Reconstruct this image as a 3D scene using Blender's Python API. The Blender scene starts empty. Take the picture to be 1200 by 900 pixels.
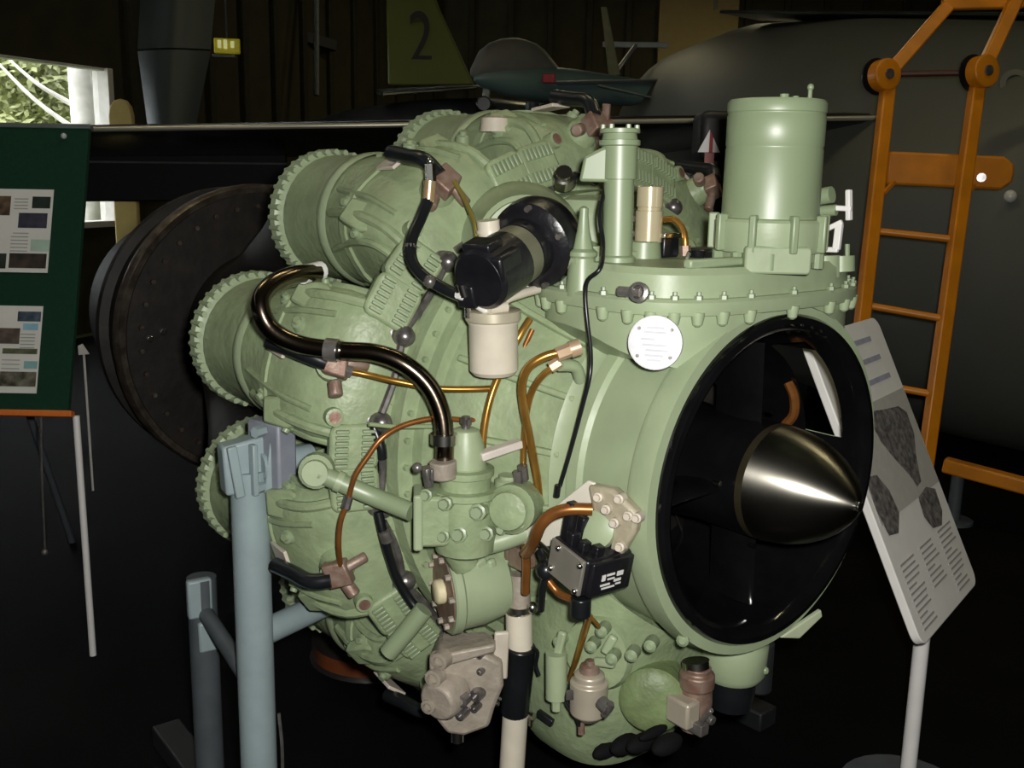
import bpy, bmesh, math, random
from math import sin, cos, pi, radians, sqrt
from mathutils import Vector, Matrix, Quaternion

random.seed(7)
scene = bpy.context.scene
col = scene.collection

# ------------------------------------------------------------------ camera
PITCH, ROLL, EYE = radians(11.6), radians(1.05), 1.6
fw = Vector((0, cos(PITCH), -sin(PITCH)))
r0 = Vector((1, 0, 0)); u0 = r0.cross(fw)
RT = r0 * cos(ROLL) + u0 * sin(ROLL)
UP = -r0 * sin(ROLL) + u0 * cos(ROLL)
cam_data = bpy.data.cameras.new('camera')
cam = bpy.data.objects.new('camera', cam_data); col.objects.link(cam)
cam_data.sensor_fit = 'HORIZONTAL'; cam_data.sensor_width = 36.0; cam_data.lens = 36.0
cam_data.clip_start = 0.05; cam_data.clip_end = 300
M3 = Matrix((RT, UP, -fw)).transposed()
cam.matrix_world = Matrix.Translation((0, 0, EYE)) @ M3.to_4x4()
scene.camera = cam

# ------------------------------------------------------------------ sky, flash, exposure
scene.view_settings.view_transform = 'Standard'
scene.view_settings.look = 'None'
scene.view_settings.gamma = 1.0
scene.view_settings.use_curve_mapping = False
scene.view_settings.exposure = 0.0
world = bpy.data.worlds.new('sky'); scene.world = world
world.use_nodes = True
bg = world.node_tree.nodes['Background']
bg.inputs[0].default_value = (0.92, 0.96, 1.0, 1); bg.inputs[1].default_value = 5.5
fl = bpy.data.lights.new('camera_flash', 'POINT'); fl.energy = 190; fl.shadow_soft_size = 0.03
fl.color = (1.0, 0.98, 0.94)
flash = bpy.data.objects.new('camera_flash', fl); col.objects.link(flash)
flash.location = Vector((0, 0, EYE)) + RT * 0.06 + UP * 0.06 + fw * 0.02

# ------------------------------------------------------------------ helpers
def lin(c):
    c = c / 255.0
    return c / 12.92 if c <= 0.04045 else ((c + 0.055) / 1.055) ** 2.4
def rgb(r, g, b): return (lin(r), lin(g), lin(b), 1)
MATS = {}
def mat(name, c, rough=0.5, metal=0.0, var=0.12, scale=14, bump=0.0, bscale=60, spec=0.5, c2=None, emit=0, coat=0, detail=4):
    if name in MATS: return MATS[name]
    m = bpy.data.materials.new(name); m.use_nodes = True
    nt = m.node_tree; b = nt.nodes['Principled BSDF']
    b.inputs['Roughness'].default_value = rough; b.inputs['Metallic'].default_value = metal
    b.inputs['Specular IOR Level'].default_value = spec; b.inputs['Coat Weight'].default_value = coat
    tc = nt.nodes.new('ShaderNodeTexCoord'); nz = nt.nodes.new('ShaderNodeTexNoise')
    nz.inputs['Scale'].default_value = scale; nz.inputs['Detail'].default_value = detail
    nt.links.new(tc.outputs['Object'], nz.inputs['Vector'])
    rp = nt.nodes.new('ShaderNodeValToRGB')
    if c2 is None: c2 = tuple(min(1, x * (1 + var)) for x in c[:3]) + (1,); c1 = tuple(x * (1 - var) for x in c[:3]) + (1,)
    else: c1 = c
    rp.color_ramp.elements[0].color = c1; rp.color_ramp.elements[1].color = c2
    rp.color_ramp.elements[0].position = 0.35; rp.color_ramp.elements[1].position = 0.68
    nt.links.new(nz.outputs['Fac'], rp.inputs['Fac'])
    nt.links.new(rp.outputs['Color'], b.inputs['Base Color'])
    if emit:
        nt.links.new(rp.outputs['Color'], b.inputs['Emission Color']); b.inputs['Emission Strength'].default_value = emit
    if bump:
        n2 = nt.nodes.new('ShaderNodeTexNoise'); n2.inputs['Scale'].default_value = bscale
        nt.links.new(tc.outputs['Object'], n2.inputs['Vector'])
        bp = nt.nodes.new('ShaderNodeBump'); bp.inputs['Strength'].default_value = bump; bp.inputs['Distance'].default_value = 0.004
        nt.links.new(n2.outputs['Fac'], bp.inputs['Height']); nt.links.new(bp.outputs['Normal'], b.inputs['Normal'])
    MATS[name] = m
    return m

GREEN = mat('sage_paint', rgb(150, 164, 131), 0.42, var=0.07, scale=9, bump=0.12, bscale=45)
CAST = mat('sage_cast', rgb(139, 154, 118), 0.45, var=0.14, scale=14, bump=0.6, bscale=48)
GREEN2 = mat('sage_smooth', rgb(134, 149, 116), 0.42, var=0.04, scale=5, bump=0.03, bscale=30, spec=0.9)
BLACK = mat('gloss_black', rgb(14, 14, 15), 0.12, var=0.2, spec=0.5)
RUBBER = mat('black_rubber', rgb(22, 24, 26), 0.3, var=0.2)
BAKE = mat('black_bakelite', rgb(24, 23, 27), 0.32, var=0.3, bump=0.3, bscale=60)
STEEL = mat('brushed_steel', rgb(190, 188, 180), 0.25, 1.0, var=0.10, scale=30)
BULLET = mat('polished_bullet', rgb(176, 172, 160), 0.36, 1.0, var=0.16, scale=12, detail=6)
BULLET.node_tree.nodes['Principled BSDF'].inputs['Anisotropic'].default_value = 0.85
BULLET.node_tree.nodes['Principled BSDF'].inputs['Anisotropic Rotation'].default_value = 0.25
_tn = BULLET.node_tree.nodes.new('ShaderNodeTangent'); _tn.direction_type = 'RADIAL'; _tn.axis = 'X'
BULLET.node_tree.links.new(_tn.outputs[0], BULLET.node_tree.nodes['Principled BSDF'].inputs['Tangent'])
CHROME = mat('dark_chrome_pipe', rgb(120, 108, 94), 0.20, 1.0, var=0.25, scale=10)
GREYM = mat('grey_fitting', rgb(120, 116, 112), 0.35, 0.6, var=0.25, scale=40, bump=0.3)
DARKM = mat('dark_fitting', rgb(132, 127, 126), 0.3, 0.75, var=0.35, scale=40)
CREAM = mat('cream_paint', rgb(206, 198, 180), 0.35, var=0.06, scale=20)
ALU = mat('raw_cast_alloy', rgb(158, 148, 134), 0.55, 0.2, var=0.15, scale=28, bump=0.5, bscale=60)
COPPER = mat('copper_pipe', rgb(178, 132, 62), 0.28, 0.75, var=0.18, scale=22)
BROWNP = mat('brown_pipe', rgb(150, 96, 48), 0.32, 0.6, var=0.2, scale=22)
RUST = mat('rusty_union', rgb(126, 96, 82), 0.5, 0.4, scale=35, c2=rgb(150, 132, 118), bump=0.4)
BURNT = mat('burnt_steel', rgb(20, 17, 14), 0.6, 0.3, scale=10, c2=rgb(38, 32, 27), bump=0.3, bscale=30)
BURNTRIM = mat('burnt_steel_rim', rgb(86, 76, 66), 0.38, 0.8, scale=22, c2=rgb(130, 120, 108), bump=0.4)
WHITE = mat('white_paint', rgb(226, 224, 220), 0.4, var=0.03)
STANDM = mat('stand_grey_blue', rgb(140, 156, 158), 0.45, var=0.06, scale=14, bump=0.15)
STAND2 = mat('stand_dark_grey', rgb(78, 84, 88), 0.45, var=0.1)
ORANGE = mat('ladder_orange', rgb(204, 126, 18), 0.4, var=0.12, scale=8, bump=0.1)
SHINE = mat('bright_bolt', rgb(230, 230, 224), 0.2, 1.0, var=0.05)

class MB:
    """collects shapes into one mesh"""
    def __init__(self): self.v = []; self.f = []
    def add(self, vs, fs):
        o = len(self.v); self.v += [Vector(p) for p in vs]; self.f += [tuple(i + o for i in f) for f in fs]; return self
    def box(self, c, h, X=(1, 0, 0), Y=(0, 1, 0), Z=(0, 0, 1), taper=1.0):
        c = Vector(c); X = Vector(X).normalized() * h[0]; Y = Vector(Y).normalized() * h[1]; Z = Vector(Z).normalized() * h[2]
        vs = []
        for k in (-1, 1):
            t = taper if k > 0 else 1
            for i, j in ((-1, -1), (1, -1), (1, 1), (-1, 1)): vs.append(c + X * i * t + Y * j * t + Z * k)
        fs = [(0, 3, 2, 1), (4, 5, 6, 7)] + [(i, (i + 1) % 4, 4 + (i + 1) % 4, 4 + i) for i in range(4)]
        if X.cross(Y).dot(Z) < 0: fs = [f[::-1] for f in fs]
        return self.add(vs, fs)
    def bar(self, p, q, w, h, side=(0, 0, 1)):
        p, q = Vector(p), Vector(q); d = (q - p); L = d.length; d.normalize()
        sd = Vector(side); X = d.cross(sd)
        if X.length < 1e-4: X = d.orthogonal()
        X.normalize(); Y = X.cross(d)
        return self.box((p + q) / 2, (w / 2, h / 2, L / 2), X, Y, d)
    def lathe(self, prof, o, ax, n=24, a0=0.0, a1=2 * pi, ref=None, skip=None, cap=True):
        """prof: list of (height along ax, radius); skip(i,k)-> leave that quad out"""
        o = Vector(o); ax = Vector(ax).normalized()
        X = Vector(ref) if ref is not None else ax.orthogonal()
        X = (X - ax * X.dot(ax)).normalized(); Y = ax.cross(X)
        full = abs(a1 - a0 - 2 * pi) < 1e-6
        m = n if full else n + 1
        vs = []
        for h, r in prof:
            for k in range(m):
                a = a0 + (a1 - a0) * k / n
                vs.append(o + ax * h + (X * cos(a) + Y * sin(a)) * r)
        fs = []
        for i in range(len(prof) - 1):
            for k in range(n):
                if skip and skip(i, k): continue
                k2 = (k + 1) % m
                fs.append((i * m + k, i * m + k2, (i + 1) * m + k2, (i + 1) * m + k))
        if cap and full:
            if prof[0][1] > 1e-5: fs.append(tuple(range(m))[::-1])
            if prof[-1][1] > 1e-5: fs.append(tuple((len(prof) - 1) * m + k for k in range(m)))
        return self.add(vs, fs)
    def cyl(self, p, q, r, r2=None, n=14):
        p, q = Vector(p), Vector(q)
        return self.lathe([(0, r), ((q - p).length, r if r2 is None else r2)], p, q - p, n)
    def ball(self, c, r, ax=(0, 0, 1), h=None, n=14, k=7):
        h = r if h is None else h
        pr = [(-h * cos(pi * i / k), max(1e-4, r * sin(pi * i / k))) for i in range(k + 1)]
        return self.lathe(pr, c, ax, n, cap=False)
    def bolts(self, o, ax, R, n, r, h, ph=0.0, ref=None, a0=0, a1=2 * pi, sides=6):
        o = Vector(o); ax = Vector(ax).normalized()
        X = Vector(ref) if ref is not None else ax.orthogonal()
        X = (X - ax * X.dot(ax)).normalized(); Y = ax.cross(X)
        for k in range(n):
            a = a0 + ph + (a1 - a0) * k / n
            c = o + (X * cos(a) + Y * sin(a)) * R
            self.lathe([(0, r), (h, r * 0.92)], c, ax, sides)
        return self
    def loft(self, rings, cap=True, closed=True):
        n = len(rings[0]); vs = [p for r in rings for p in r]; fs = []
        for i in range(len(rings) - 1):
            for k in range(n if closed else n - 1):
                k2 = (k + 1) % n; fs.append((i * n + k, i * n + k2, (i + 1) * n + k2, (i + 1) * n + k))
        if cap: fs += [tuple(range(n))[::-1], tuple((len(rings) - 1) * n + k for k in range(n))]
        return self.add(vs, fs)
    def tube(self, pts, r, n=8, sub=6, r1=None):
        pts = [Vector(p) for p in pts]; P = []
        if sub > 1 and len(pts) > 2:
            q = [pts[0] * 2 - pts[1]] + pts + [pts[-1] * 2 - pts[-2]]
            for i in range(1, len(q) - 2):
                for j in range(sub):
                    t = j / sub; a, b, c, d = q[i - 1], q[i], q[i + 1], q[i + 2]
                    P.append(0.5 * (2 * b + (c - a) * t + (2 * a - 5 * b + 4 * c - d) * t * t + (3 * b - a - 3 * c + d) * t ** 3))
            P.append(pts[-1])
        else: P = pts
        d0 = (P[1] - P[0]).normalized(); X = d0.orthogonal().normalized(); rings = []
        for i, p in enumerate(P):
            d = (P[min(i + 1, len(P) - 1)] - P[max(i - 1, 0)]).normalized()
            X = (X - d * X.dot(d)).normalized(); Y = d.cross(X)
            rr = r if r1 is None else r + (r1 - r) * i / (len(P) - 1)
            rings.append([p + (X * cos(2 * pi * k / n) + Y * sin(2 * pi * k / n)) * rr for k in range(n)])
        return self.loft(rings)
    def prism(self, poly, o, X, Y, h):
        """poly in X,Y extruded along X x Y from -h/2 to h/2"""
        o = Vector(o); X = Vector(X).normalized(); Y = Vector(Y).normalized(); N = X.cross(Y).normalized(); n = len(poly)
        vs = [o + X * x + Y * y + N * z for z in (-h / 2, h / 2) for x, y in poly]
        ar = sum(poly[i][0] * poly[(i + 1) % n][1] - poly[(i + 1) % n][0] * poly[i][1] for i in range(n))
        fs = [tuple(range(n))[::-1], tuple(range(n, 2 * n))] + [(i, (i + 1) % n, n + (i + 1) % n, n + i) for i in range(n)]
        if ar < 0: fs = [f[::-1] for f in fs]
        return self.add(vs, fs)
    def build(self, name, m, parent=None, bevel=0.0, sharp=38, label=None, kind=None, seg=2):
        me = bpy.data.meshes.new(name); me.from_pydata([tuple(p) for p in self.v], [], self.f)
        me.polygons.foreach_set('use_smooth', [True] * len(me.polygons))
        me.set_sharp_from_angle(angle=radians(sharp)); me.materials.append(m); me.update()
        o = bpy.data.objects.new(name, me); col.objects.link(o); o.parent = parent
        if bevel:
            b = o.modifiers.new('bevel', 'BEVEL'); b.width = bevel; b.segments = seg; b.limit_method = 'ANGLE'; b.angle_limit = radians(38)
        if label: o['label'] = label
        if kind: o['kind'] = kind
        return o

def thing(name, label, cat, loc=(0, 0, 0), rz=0, group=None):
    o = bpy.data.objects.new(name, None); col.objects.link(o); o.location = loc; o.rotation_euler = (0, 0, rz)
    o.empty_display_size = 0.1
    return tag(o, label, cat, group)
def tag(o, label, cat, group=None):
    o['label'] = label; o['category'] = cat
    if group: o['group'] = group
    return o
def structure(o): o['kind'] = 'structure'; return o
def rrect(w, h, r, n=4):
    out = []
    for cx, cy, a in ((w / 2 - r, h / 2 - r, 0), (-w / 2 + r, h / 2 - r, 90), (-w / 2 + r, -h / 2 + r, 180), (w / 2 - r, -h / 2 + r, 270)):
        for k in range(n + 1):
            t = radians(a + 90 * k / n); out.append((cx + r * cos(t), cy + r * sin(t)))
    return out
def text_mesh(body, size, name, m, parent, mw, ext=0.0005):
    cu = bpy.data.curves.new(name, 'FONT'); cu.body = body; cu.size = size; cu.extrude = ext; cu.align_x = 'CENTER'; cu.align_y = 'CENTER'
    t = bpy.data.objects.new('tmp_text', cu); col.objects.link(t)
    dg = bpy.context.evaluated_depsgraph_get(); me = bpy.data.meshes.new_from_object(t.evaluated_get(dg))
    bpy.data.objects.remove(t); me.name = name; me.materials.clear(); me.materials.append(m)
    o = bpy.data.objects.new(name, me); col.objects.link(o); o.parent = parent; o.matrix_local = mw
    return o
def frame_matrix(o, X, Y):
    X = Vector(X).normalized(); Z = X.cross(Vector(Y)).normalized(); Y = Z.cross(X)
    m = Matrix((X, Y, Z)).transposed().to_4x4(); m.translation = Vector(o); return m

# ================================================================== the setting
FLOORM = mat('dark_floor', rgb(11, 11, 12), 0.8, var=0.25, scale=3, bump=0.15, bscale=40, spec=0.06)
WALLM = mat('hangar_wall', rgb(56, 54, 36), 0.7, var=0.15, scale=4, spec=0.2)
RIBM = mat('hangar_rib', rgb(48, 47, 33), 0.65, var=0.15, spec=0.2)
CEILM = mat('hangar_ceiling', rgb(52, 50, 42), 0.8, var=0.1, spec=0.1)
FRAMEM = mat('window_white_frame', rgb(214, 210, 200), 0.5, var=0.05)

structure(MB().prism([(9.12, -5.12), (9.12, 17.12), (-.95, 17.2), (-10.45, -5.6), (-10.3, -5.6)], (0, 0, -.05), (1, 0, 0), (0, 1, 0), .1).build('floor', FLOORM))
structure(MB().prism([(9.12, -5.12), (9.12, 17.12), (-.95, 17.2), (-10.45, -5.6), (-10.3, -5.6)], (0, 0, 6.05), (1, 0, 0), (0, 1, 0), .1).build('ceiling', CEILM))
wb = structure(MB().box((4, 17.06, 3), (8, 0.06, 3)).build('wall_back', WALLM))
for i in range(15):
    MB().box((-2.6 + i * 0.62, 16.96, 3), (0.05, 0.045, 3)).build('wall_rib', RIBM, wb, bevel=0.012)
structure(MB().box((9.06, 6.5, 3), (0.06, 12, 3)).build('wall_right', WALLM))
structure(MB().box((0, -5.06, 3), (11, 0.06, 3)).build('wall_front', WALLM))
# left wall runs obliquely away to the right; its window is cut between four slabs
LO = Vector((-3.985, 10.27, 1.885)); LO.z = 0
LD = Vector((0.385, 0.923, 0)); LN = Vector((0.923, -0.385, 0)); ZU = Vector((0, 0, 1))
def wall_pt(k, z): return LO + LD * k + ZU * z
W0, W1, WZ0, WZ1 = -3.4, 0.0, 1.02, 2.52
wl = MB()
for k0, k1, z0, z1 in ((-17, W0, 0, 6), (W1, 8, 0, 6), (W0, W1, 0, WZ0), (W0, W1, WZ1, 6)):
    wl.box(wall_pt((k0 + k1) / 2, (z0 + z1) / 2) - LN * 0.08, ((k1 - k0) / 2, 0.08, (z1 - z0) / 2), LD, LN, ZU)
wl = structure(wl.build('wall_left', WALLM))
for i in range(12):
    MB().box(wall_pt(0.34 + i * 0.6, 3) + LN * 0.03, (0.05, 0.03, 3), LD, LN, ZU).build('wall_rib', RIBM, wl, bevel=0.01)
win = structure(MB().box(wall_pt(W1 - 0.03, (WZ0 + WZ1) / 2), (0.035, 0.1, (WZ1 - WZ0) / 2), LD, LN, ZU).box(wall_pt(W0 + 0.03, (WZ0 + WZ1) / 2), (0.035, 0.1, (WZ1 - WZ0) / 2), LD, LN, ZU)
    .box(wall_pt((W0 + W1) / 2, WZ0 + 0.03), ((W1 - W0) / 2, 0.1, 0.03), LD, LN, ZU).box(wall_pt((W0 + W1) / 2, WZ1 - 0.012), ((W1 - W0) / 2, 0.06, 0.012), LD, LN, ZU).build('window_1', FRAMEM, bevel=0.006))
glass = bpy.data.materials.new('window_glass'); glass.use_nodes = True
gb = glass.node_tree.nodes['Principled BSDF']; gb.inputs['Transmission Weight'].default_value = 1; gb.inputs['Roughness'].default_value = 0.02; gb.inputs['IOR'].default_value = 1.02
MB().box(wall_pt((W0 + W1) / 2, (WZ0 + WZ1) / 2) - LN * 0.03, ((W1 - W0) / 2, 0.003, (WZ1 - WZ0) / 2), LD, LN, ZU).build('pane', glass, win)
# beam that slopes along the wall, and a pale conduit
tag(MB().bar(Vector((-3.459, 12.62, 3.397)), Vector((-2.367, 13.8, 3.171)), 0.12, 0.14).build('roof_brace', mat('dark_steel', rgb(20, 20, 18), 0.6), bevel=0.01), 'dark sloping steel brace high on the rear hangar wall', 'beam')
tag(MB().tube([Vector((-2.482, 13.3, 4.247)), Vector((-2.463, 13.09, 3.227)), Vector((-2.45, 12.94, 2.492))], 0.035, 10, 1).build('conduit', mat('grey_conduit', rgb(80, 84, 80), 0.5)), 'thin grey vertical conduit beside the fin numbered 2', 'pipe')

# unseen lamps added to light the background and give wing and fuselage highlights
LAMPC = mat('lamp_housing', rgb(180, 180, 176), 0.5)
GLOW = mat('lamp_tube_glow', (1.0, 0.86, 0.42, 1), 0.5, var=0.0, emit=9)
for i, (p, lab) in enumerate(((Vector((3.4, 13.5, 4.5)), 'unseen fluorescent lamp added for the highlight on the grey jet fuselage'), (Vector((-2.3, 3.4, 5.2)), 'unseen fluorescent lamp added for the wing highlight, above the green display board'), (Vector((0.4, 3.4, 5.2)), 'unseen fluorescent lamp added for the wing highlight, above the jet engine'), (Vector((3.1, 3.4, 5.2)), 'unseen fluorescent lamp added for the wing highlight, above the boarding ladder'), (Vector((0.2, 12.5, 4.9)), 'unseen fluorescent lamp added to light the background beyond the small aircraft'))):
    t = thing('added_lamp', lab, 'lamp', p, group='unseen lamps added to the hangar')
    MB().box((0, 0, 0.05), (0.7, 0.1, 0.04)).build('housing', LAMPC, t, bevel=0.01)
    MB().cyl((-0.66, 0, -0.02), (0.66, 0, -0.02), 0.02, n=10).build('lamp_tube', GLOW, t)
    MB().cyl((-0.5, 0, 0.09), (-0.5, 0, 1.1), 0.008, n=6).cyl((0.5, 0, 0.09), (0.5, 0, 1.1), 0.008, n=6).build('hanger', LAMPC, t)
    ld = bpy.data.lights.new('lamp_light', 'AREA'); ld.shape = 'RECTANGLE'; ld.size = 1.3; ld.size_y = 0.06; ld.energy = (40, 14, 14, 14, 16)[i]; ld.color = (1.0, 0.88, 0.55)
    lo = bpy.data.objects.new('lamp_light', ld); col.objects.link(lo); lo.parent = t; lo.location = (0, 0, -0.05)

# ------------------------------------------------------------------ outside the window
structure(MB().box((-14, 18, -0.06), (14, 14, 0.05)).build('ground_outside', mat('grass_outside', rgb(96, 112, 52), 0.9, var=0.3, scale=2)))
BARK = mat('birch_bark', rgb(226, 222, 214), 0.7, scale=6, c2=rgb(196, 190, 182))
t = thing('birch_tree', 'white-barked birch tree standing outside the hangar window', 'tree', (0, 0, 0))
bx = Vector((-5.508, 13.37, 2.071)); bx.z = 0; t.location = bx
MB().tube([(0, 0, -0.05), (0.02, 0, 1.5), (-0.02, 0.05, 3.2), (0.05, 0, 5.5)], 0.17, 12, 4, r1=0.12).build('trunk', BARK, t)
for p in ([(-0.1, 0, 2.05), (-0.6, 0.0, 2.42), (-1.2, 0.1, 3.0)], [(-0.1, 0, 2.35), (-0.5, -0.1, 2.6), (-0.9, -0.1, 2.95)], [(-0.05, 0, 1.8), (-0.5, 0.1, 1.95), (-1.1, 0.1, 2.0)], [(0, 0, 3.0), (-0.7, 0.1, 3.5)]):
    MB().tube(p, 0.035, 7, 4, r1=0.015).build('branch', BARK, t)
def leaf_cloud(name, label, c, rx, ry, rz, n, m, seed, size=0.09):
    rnd = random.Random(seed); t = thing(name, label, 'bush', (c[0], c[1], 0))
    mb = MB()
    for _ in range(n):
        while True:
            p = Vector((rnd.uniform(-1, 1), rnd.uniform(-1, 1), rnd.uniform(-1, 1)))
            if 0.25 < p.length < 1: break
        p = Vector((p.x * rx, p.y * ry, c[2] + p.z * rz))
        if p.z < 0.03: continue
        d = Vector((rnd.gauss(0, 1), rnd.gauss(0, 1), rnd.gauss(0, 1))).normalized(); e = d.orthogonal().normalized(); s = size * rnd.uniform(0.6, 1.4)
        mb.add([p - d * s, p + e * s * 0.45, p + d * s, p - e * s * 0.45], [(0, 1, 2, 3)])
    mb.build('foliage', m, t, kind='stuff')
    st = MB()
    for k in range(5): st.tube([(0, 0, -0.03), (rnd.uniform(-.3, .3) * rx, rnd.uniform(-.3, .3) * ry, c[2] * 0.6), (rnd.uniform(-.6, .6) * rx, rnd.uniform(-.6, .6) * ry, c[2] + rz * 0.5)], 0.03, 6, 3, r1=0.01)
    st.build('stem', mat('shrub_wood', rgb(96, 80, 62), 0.8), t)
    return t
LEAF1 = mat('leaf_light', rgb(158, 164, 112), 0.6, var=0.3, scale=1.5); LEAF2 = mat('leaf_dull', rgb(158, 148, 120), 0.7, var=0.3, scale=1.5); LEAF3 = mat('leaf_dark', rgb(134, 132, 106), 0.7, var=0.3, scale=1.5)
for nm, lab, px, rr, n, m, sd in (('leafy_bush', 'bright yellow-green bush outside at the left of the window', Vector((-7.104, 14.98, 2.464)), (0.9, 0.9, 1.4), 1500, LEAF1, 1),
        ('dull_shrub', 'dull olive shrub outside behind the birch branches', Vector((-7.649, 17.56, 2.625)), (1.6, 1.0, 2.1), 2600, LEAF2, 2), ('dark_hedge', 'dark grey-green hedge far outside filling the window view', Vector((-9.901, 21.66, 2.686)), (9.5, 0.9, 3.2), 9000, LEAF3, 3)):
    leaf_cloud(nm, lab, px, *rr, n * 4, m, sd, 0.075)

# ================================================================== aircraft and things behind the engine
SKIN = mat('dull_aircraft_skin', rgb(92, 93, 83), 0.52, 0.15, scale=2.5, c2=rgb(92, 94, 88), bump=0.04, bscale=8)
SKINU = mat('dull_wing_skin', rgb(72, 74, 70), 0.25, 0.7, scale=3, var=0.08)
def ellipse_ring(c, d, ry, rz, n=36):
    d = Vector(d).normalized(); X = d.cross(ZU).normalized(); Y = X.cross(d)
    return [Vector(c) + X * ry * cos(2 * pi * k / n) + Y * rz * sin(2 * pi * k / n) for k in range(n)]
jb = Vector((2.826, 6.255, 1.239))
jet = thing('jet_aircraft', 'large dull grey jet aircraft with a swept wing behind the engine', 'aircraft', (jb.x, jb.y, 0))
jo = Vector((jb.x, jb.y, 0))
secs = [(Vector((3.992, 4.988, 1.034)), .75), (Vector((3.804, 5.199, 1.068)), 1.02), (Vector((3.455, 5.732, 1.177)), 1.18), (Vector((2.87, 6.366, 1.28)), 1.25), (Vector((2.311, 7.105, 1.4)), 1.24), (Vector((1.975, 8.472, 1.593)), 1.2), (Vector((1.756, 10.17, 1.888)), .92), (Vector((1.582, 11.32, 2.039)), .55), (Vector((1.445, 12.36, 2.152)), .2)]
rings = []
for i, (c, r) in enumerate(secs):
    d = secs[max(i - 1, 0)][0] - secs[min(i + 1, len(secs) - 1)][0]; rings.append(ellipse_ring(c - jo, d, r * .92, r))
MB().loft(rings).build('fuselage', SKIN, jet, sharp=60)
# wing: leading edge runs left to right, nearer than the fuselage
wroot, wtip = Vector((2.392, 5.943, 1.956)), Vector((-2.898, 5.29, 1.757))
def foil(le, chord, th, n=10):
    te = le + chord; d = chord.normalized(); N = Vector((0, 0, 1)); L = chord.length; pts = []
    for k in range(n + 1):
        x = (1 - cos(pi * k / n)) / 2; pts.append(le + chord * x + N * th * 2.2 * (0.2969 * sqrt(x) - 0.126 * x - 0.3516 * x * x + 0.2843 * x ** 3 - 0.1036 * x ** 4) * 2.2)
    for k in range(n - 1, 0, -1):
        x = (1 - cos(pi * k / n)) / 2; pts.append(le + chord * x - N * th * 2.2 * (0.2969 * sqrt(x) - 0.126 * x - 0.3516 * x * x + 0.2843 * x ** 3 - 0.1036 * x ** 4) * 1.5)
    return pts
MB().loft([foil(wtip - jo, Vector((-0.55, 1.5, -0.12)), .10), foil(wtip.lerp(wroot, .5) - jo, Vector((-0.6, 1.9, -0.15)), .13), foil(wroot - jo, Vector((-0.6, 2.3, -0.18)), .16)]).build('wing', SKINU, jet, sharp=50)
MB().loft([foil(Vector((1.839, 6.012, 1.945)) - jo, Vector((.4, .9, 0)), .12), foil(Vector((2.408, 5.813, 1.968)) - jo, Vector((.3, .5, 0)), .05)]).build('wing_root_fairing', SKIN, jet, sharp=60)
MB().loft([[Vector((-2.799, 6.758, 1.699)) - jo, Vector((-1.546, 7.066, 1.706)) - jo, Vector((-1.551, 7.052, 1.389)) - jo, Vector((-2.814, 6.742, 1.374)) - jo], [Vector((-2.833, 6.84, 1.7)) - jo, Vector((-1.564, 7.148, 1.707)) - jo, Vector((-1.563, 7.102, 1.387)) - jo, Vector((-2.835, 6.793, 1.372)) - jo]]).build('lowered_flap', mat('flap_black', rgb(9, 10, 12), .6, spec=.2), jet, bevel=.01)
MB().tube([wtip - jo + Vector((0, -.004, 0)), wtip.lerp(wroot, .5) - jo + Vector((0, -.004, 0)), wroot - jo + Vector((0, -.004, 0))], .014, 12, 1).build('edge_highlight', mat('edge_highlight_paint', rgb(190, 188, 170), .28, .5, var=.1, scale=3), jet)  # pale strip along the wing nose, its highlight put into the colour
MB().tube([Vector((-2.973, 6.692, 1.625)) - jo, Vector((-1.54, 7.031, 1.638)) - jo], .008, 8, 1).build('flap_edge', mat('dull_edge', rgb(110, 112, 112), .35, .4), jet)
# dorsal strake, hatch ring, rivet-headed fastener, panel seams
MB().bar(Vector((1.647, 8.001, 2.782)) - jo, Vector((3.157, 6.214, 2.532)) - jo, .5, .025).build('dorsal_strake', SKINU, jet, bevel=.008)
hc = Vector((2.592, 5.564, 2.1))
MB().lathe([(0, .075), (.03, .075), (.03, .045), (-.02, .04)], hc - jo, (-.25, -1, .3), 20, cap=False).build('hatch_ring', SKIN, jet)
MB().lathe([(-.02, .045), (0.0, .045)], hc - jo, (-.25, -1, .3), 16).build('hatch_bore', BLACK, jet)
MB().ball(Vector((2.464, 5.193, 1.535)) - jo, .032).build('position_light', mat('lamp_lens', rgb(200, 200, 190), .2), jet)
for p0, p1 in ((Vector((2.013, 5.841, 0.9613)), Vector((2.592, 5.189, 1.017))),): MB().bar(p0 - jo, p1 - jo, .008, .008).build('panel_seam', SKINU, jet)
# landing gear that carries it, out of sight behind the engine
for px in (Vector((3.586, 5.822, 0.6225)), Vector((2.146, 7.206, 0.8962))):
    q = Vector((px.x, px.y, .26)) - jo
    MB().cyl(q + Vector((-.09, 0, 0)), q + Vector((.09, 0, 0)), .26, n=24).build('wheel', RUBBER, jet, bevel=.03)
    MB().cyl(q, q + Vector((0, 0, .5)), .05, n=12).build('undercarriage_leg', SKINU, jet)

# tail fin with a black 2
FIN = mat('olive_fin_paint', rgb(92, 98, 30), 0.55, var=0.08, scale=2)
FIND = 9.0
fp = [Vector((-1.177, 9.551, 3.37)), Vector((-0.8397, 9.552, 3.376)), Vector((-0.6979, 9.477, 3.011)), Vector((-0.378, 9.343, 2.355)), Vector((-1.135, 9.34, 2.342))]
fb = Vector((fp[4].x, fp[4].y, 0))
fin = thing('numbered_tail_aircraft', 'olive green aircraft tail fin bearing a black 2 above a grey tailplane', 'aircraft', fb)
MB().loft([[p - fb + Vector((0, .04 * k, 0)) for p in fp] for k in (-1, 1)]).build('tail_fin', FIN, fin, bevel=.02)
n2 = text_mesh('2', .62, 'number_marking', mat('black_marking', rgb(6, 7, 4), .6), fin, frame_matrix(Vector((-0.8511, 9.348, 2.727)) - fb, (1, 0, 0), (0.05, 0, 1)), .002)
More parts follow.
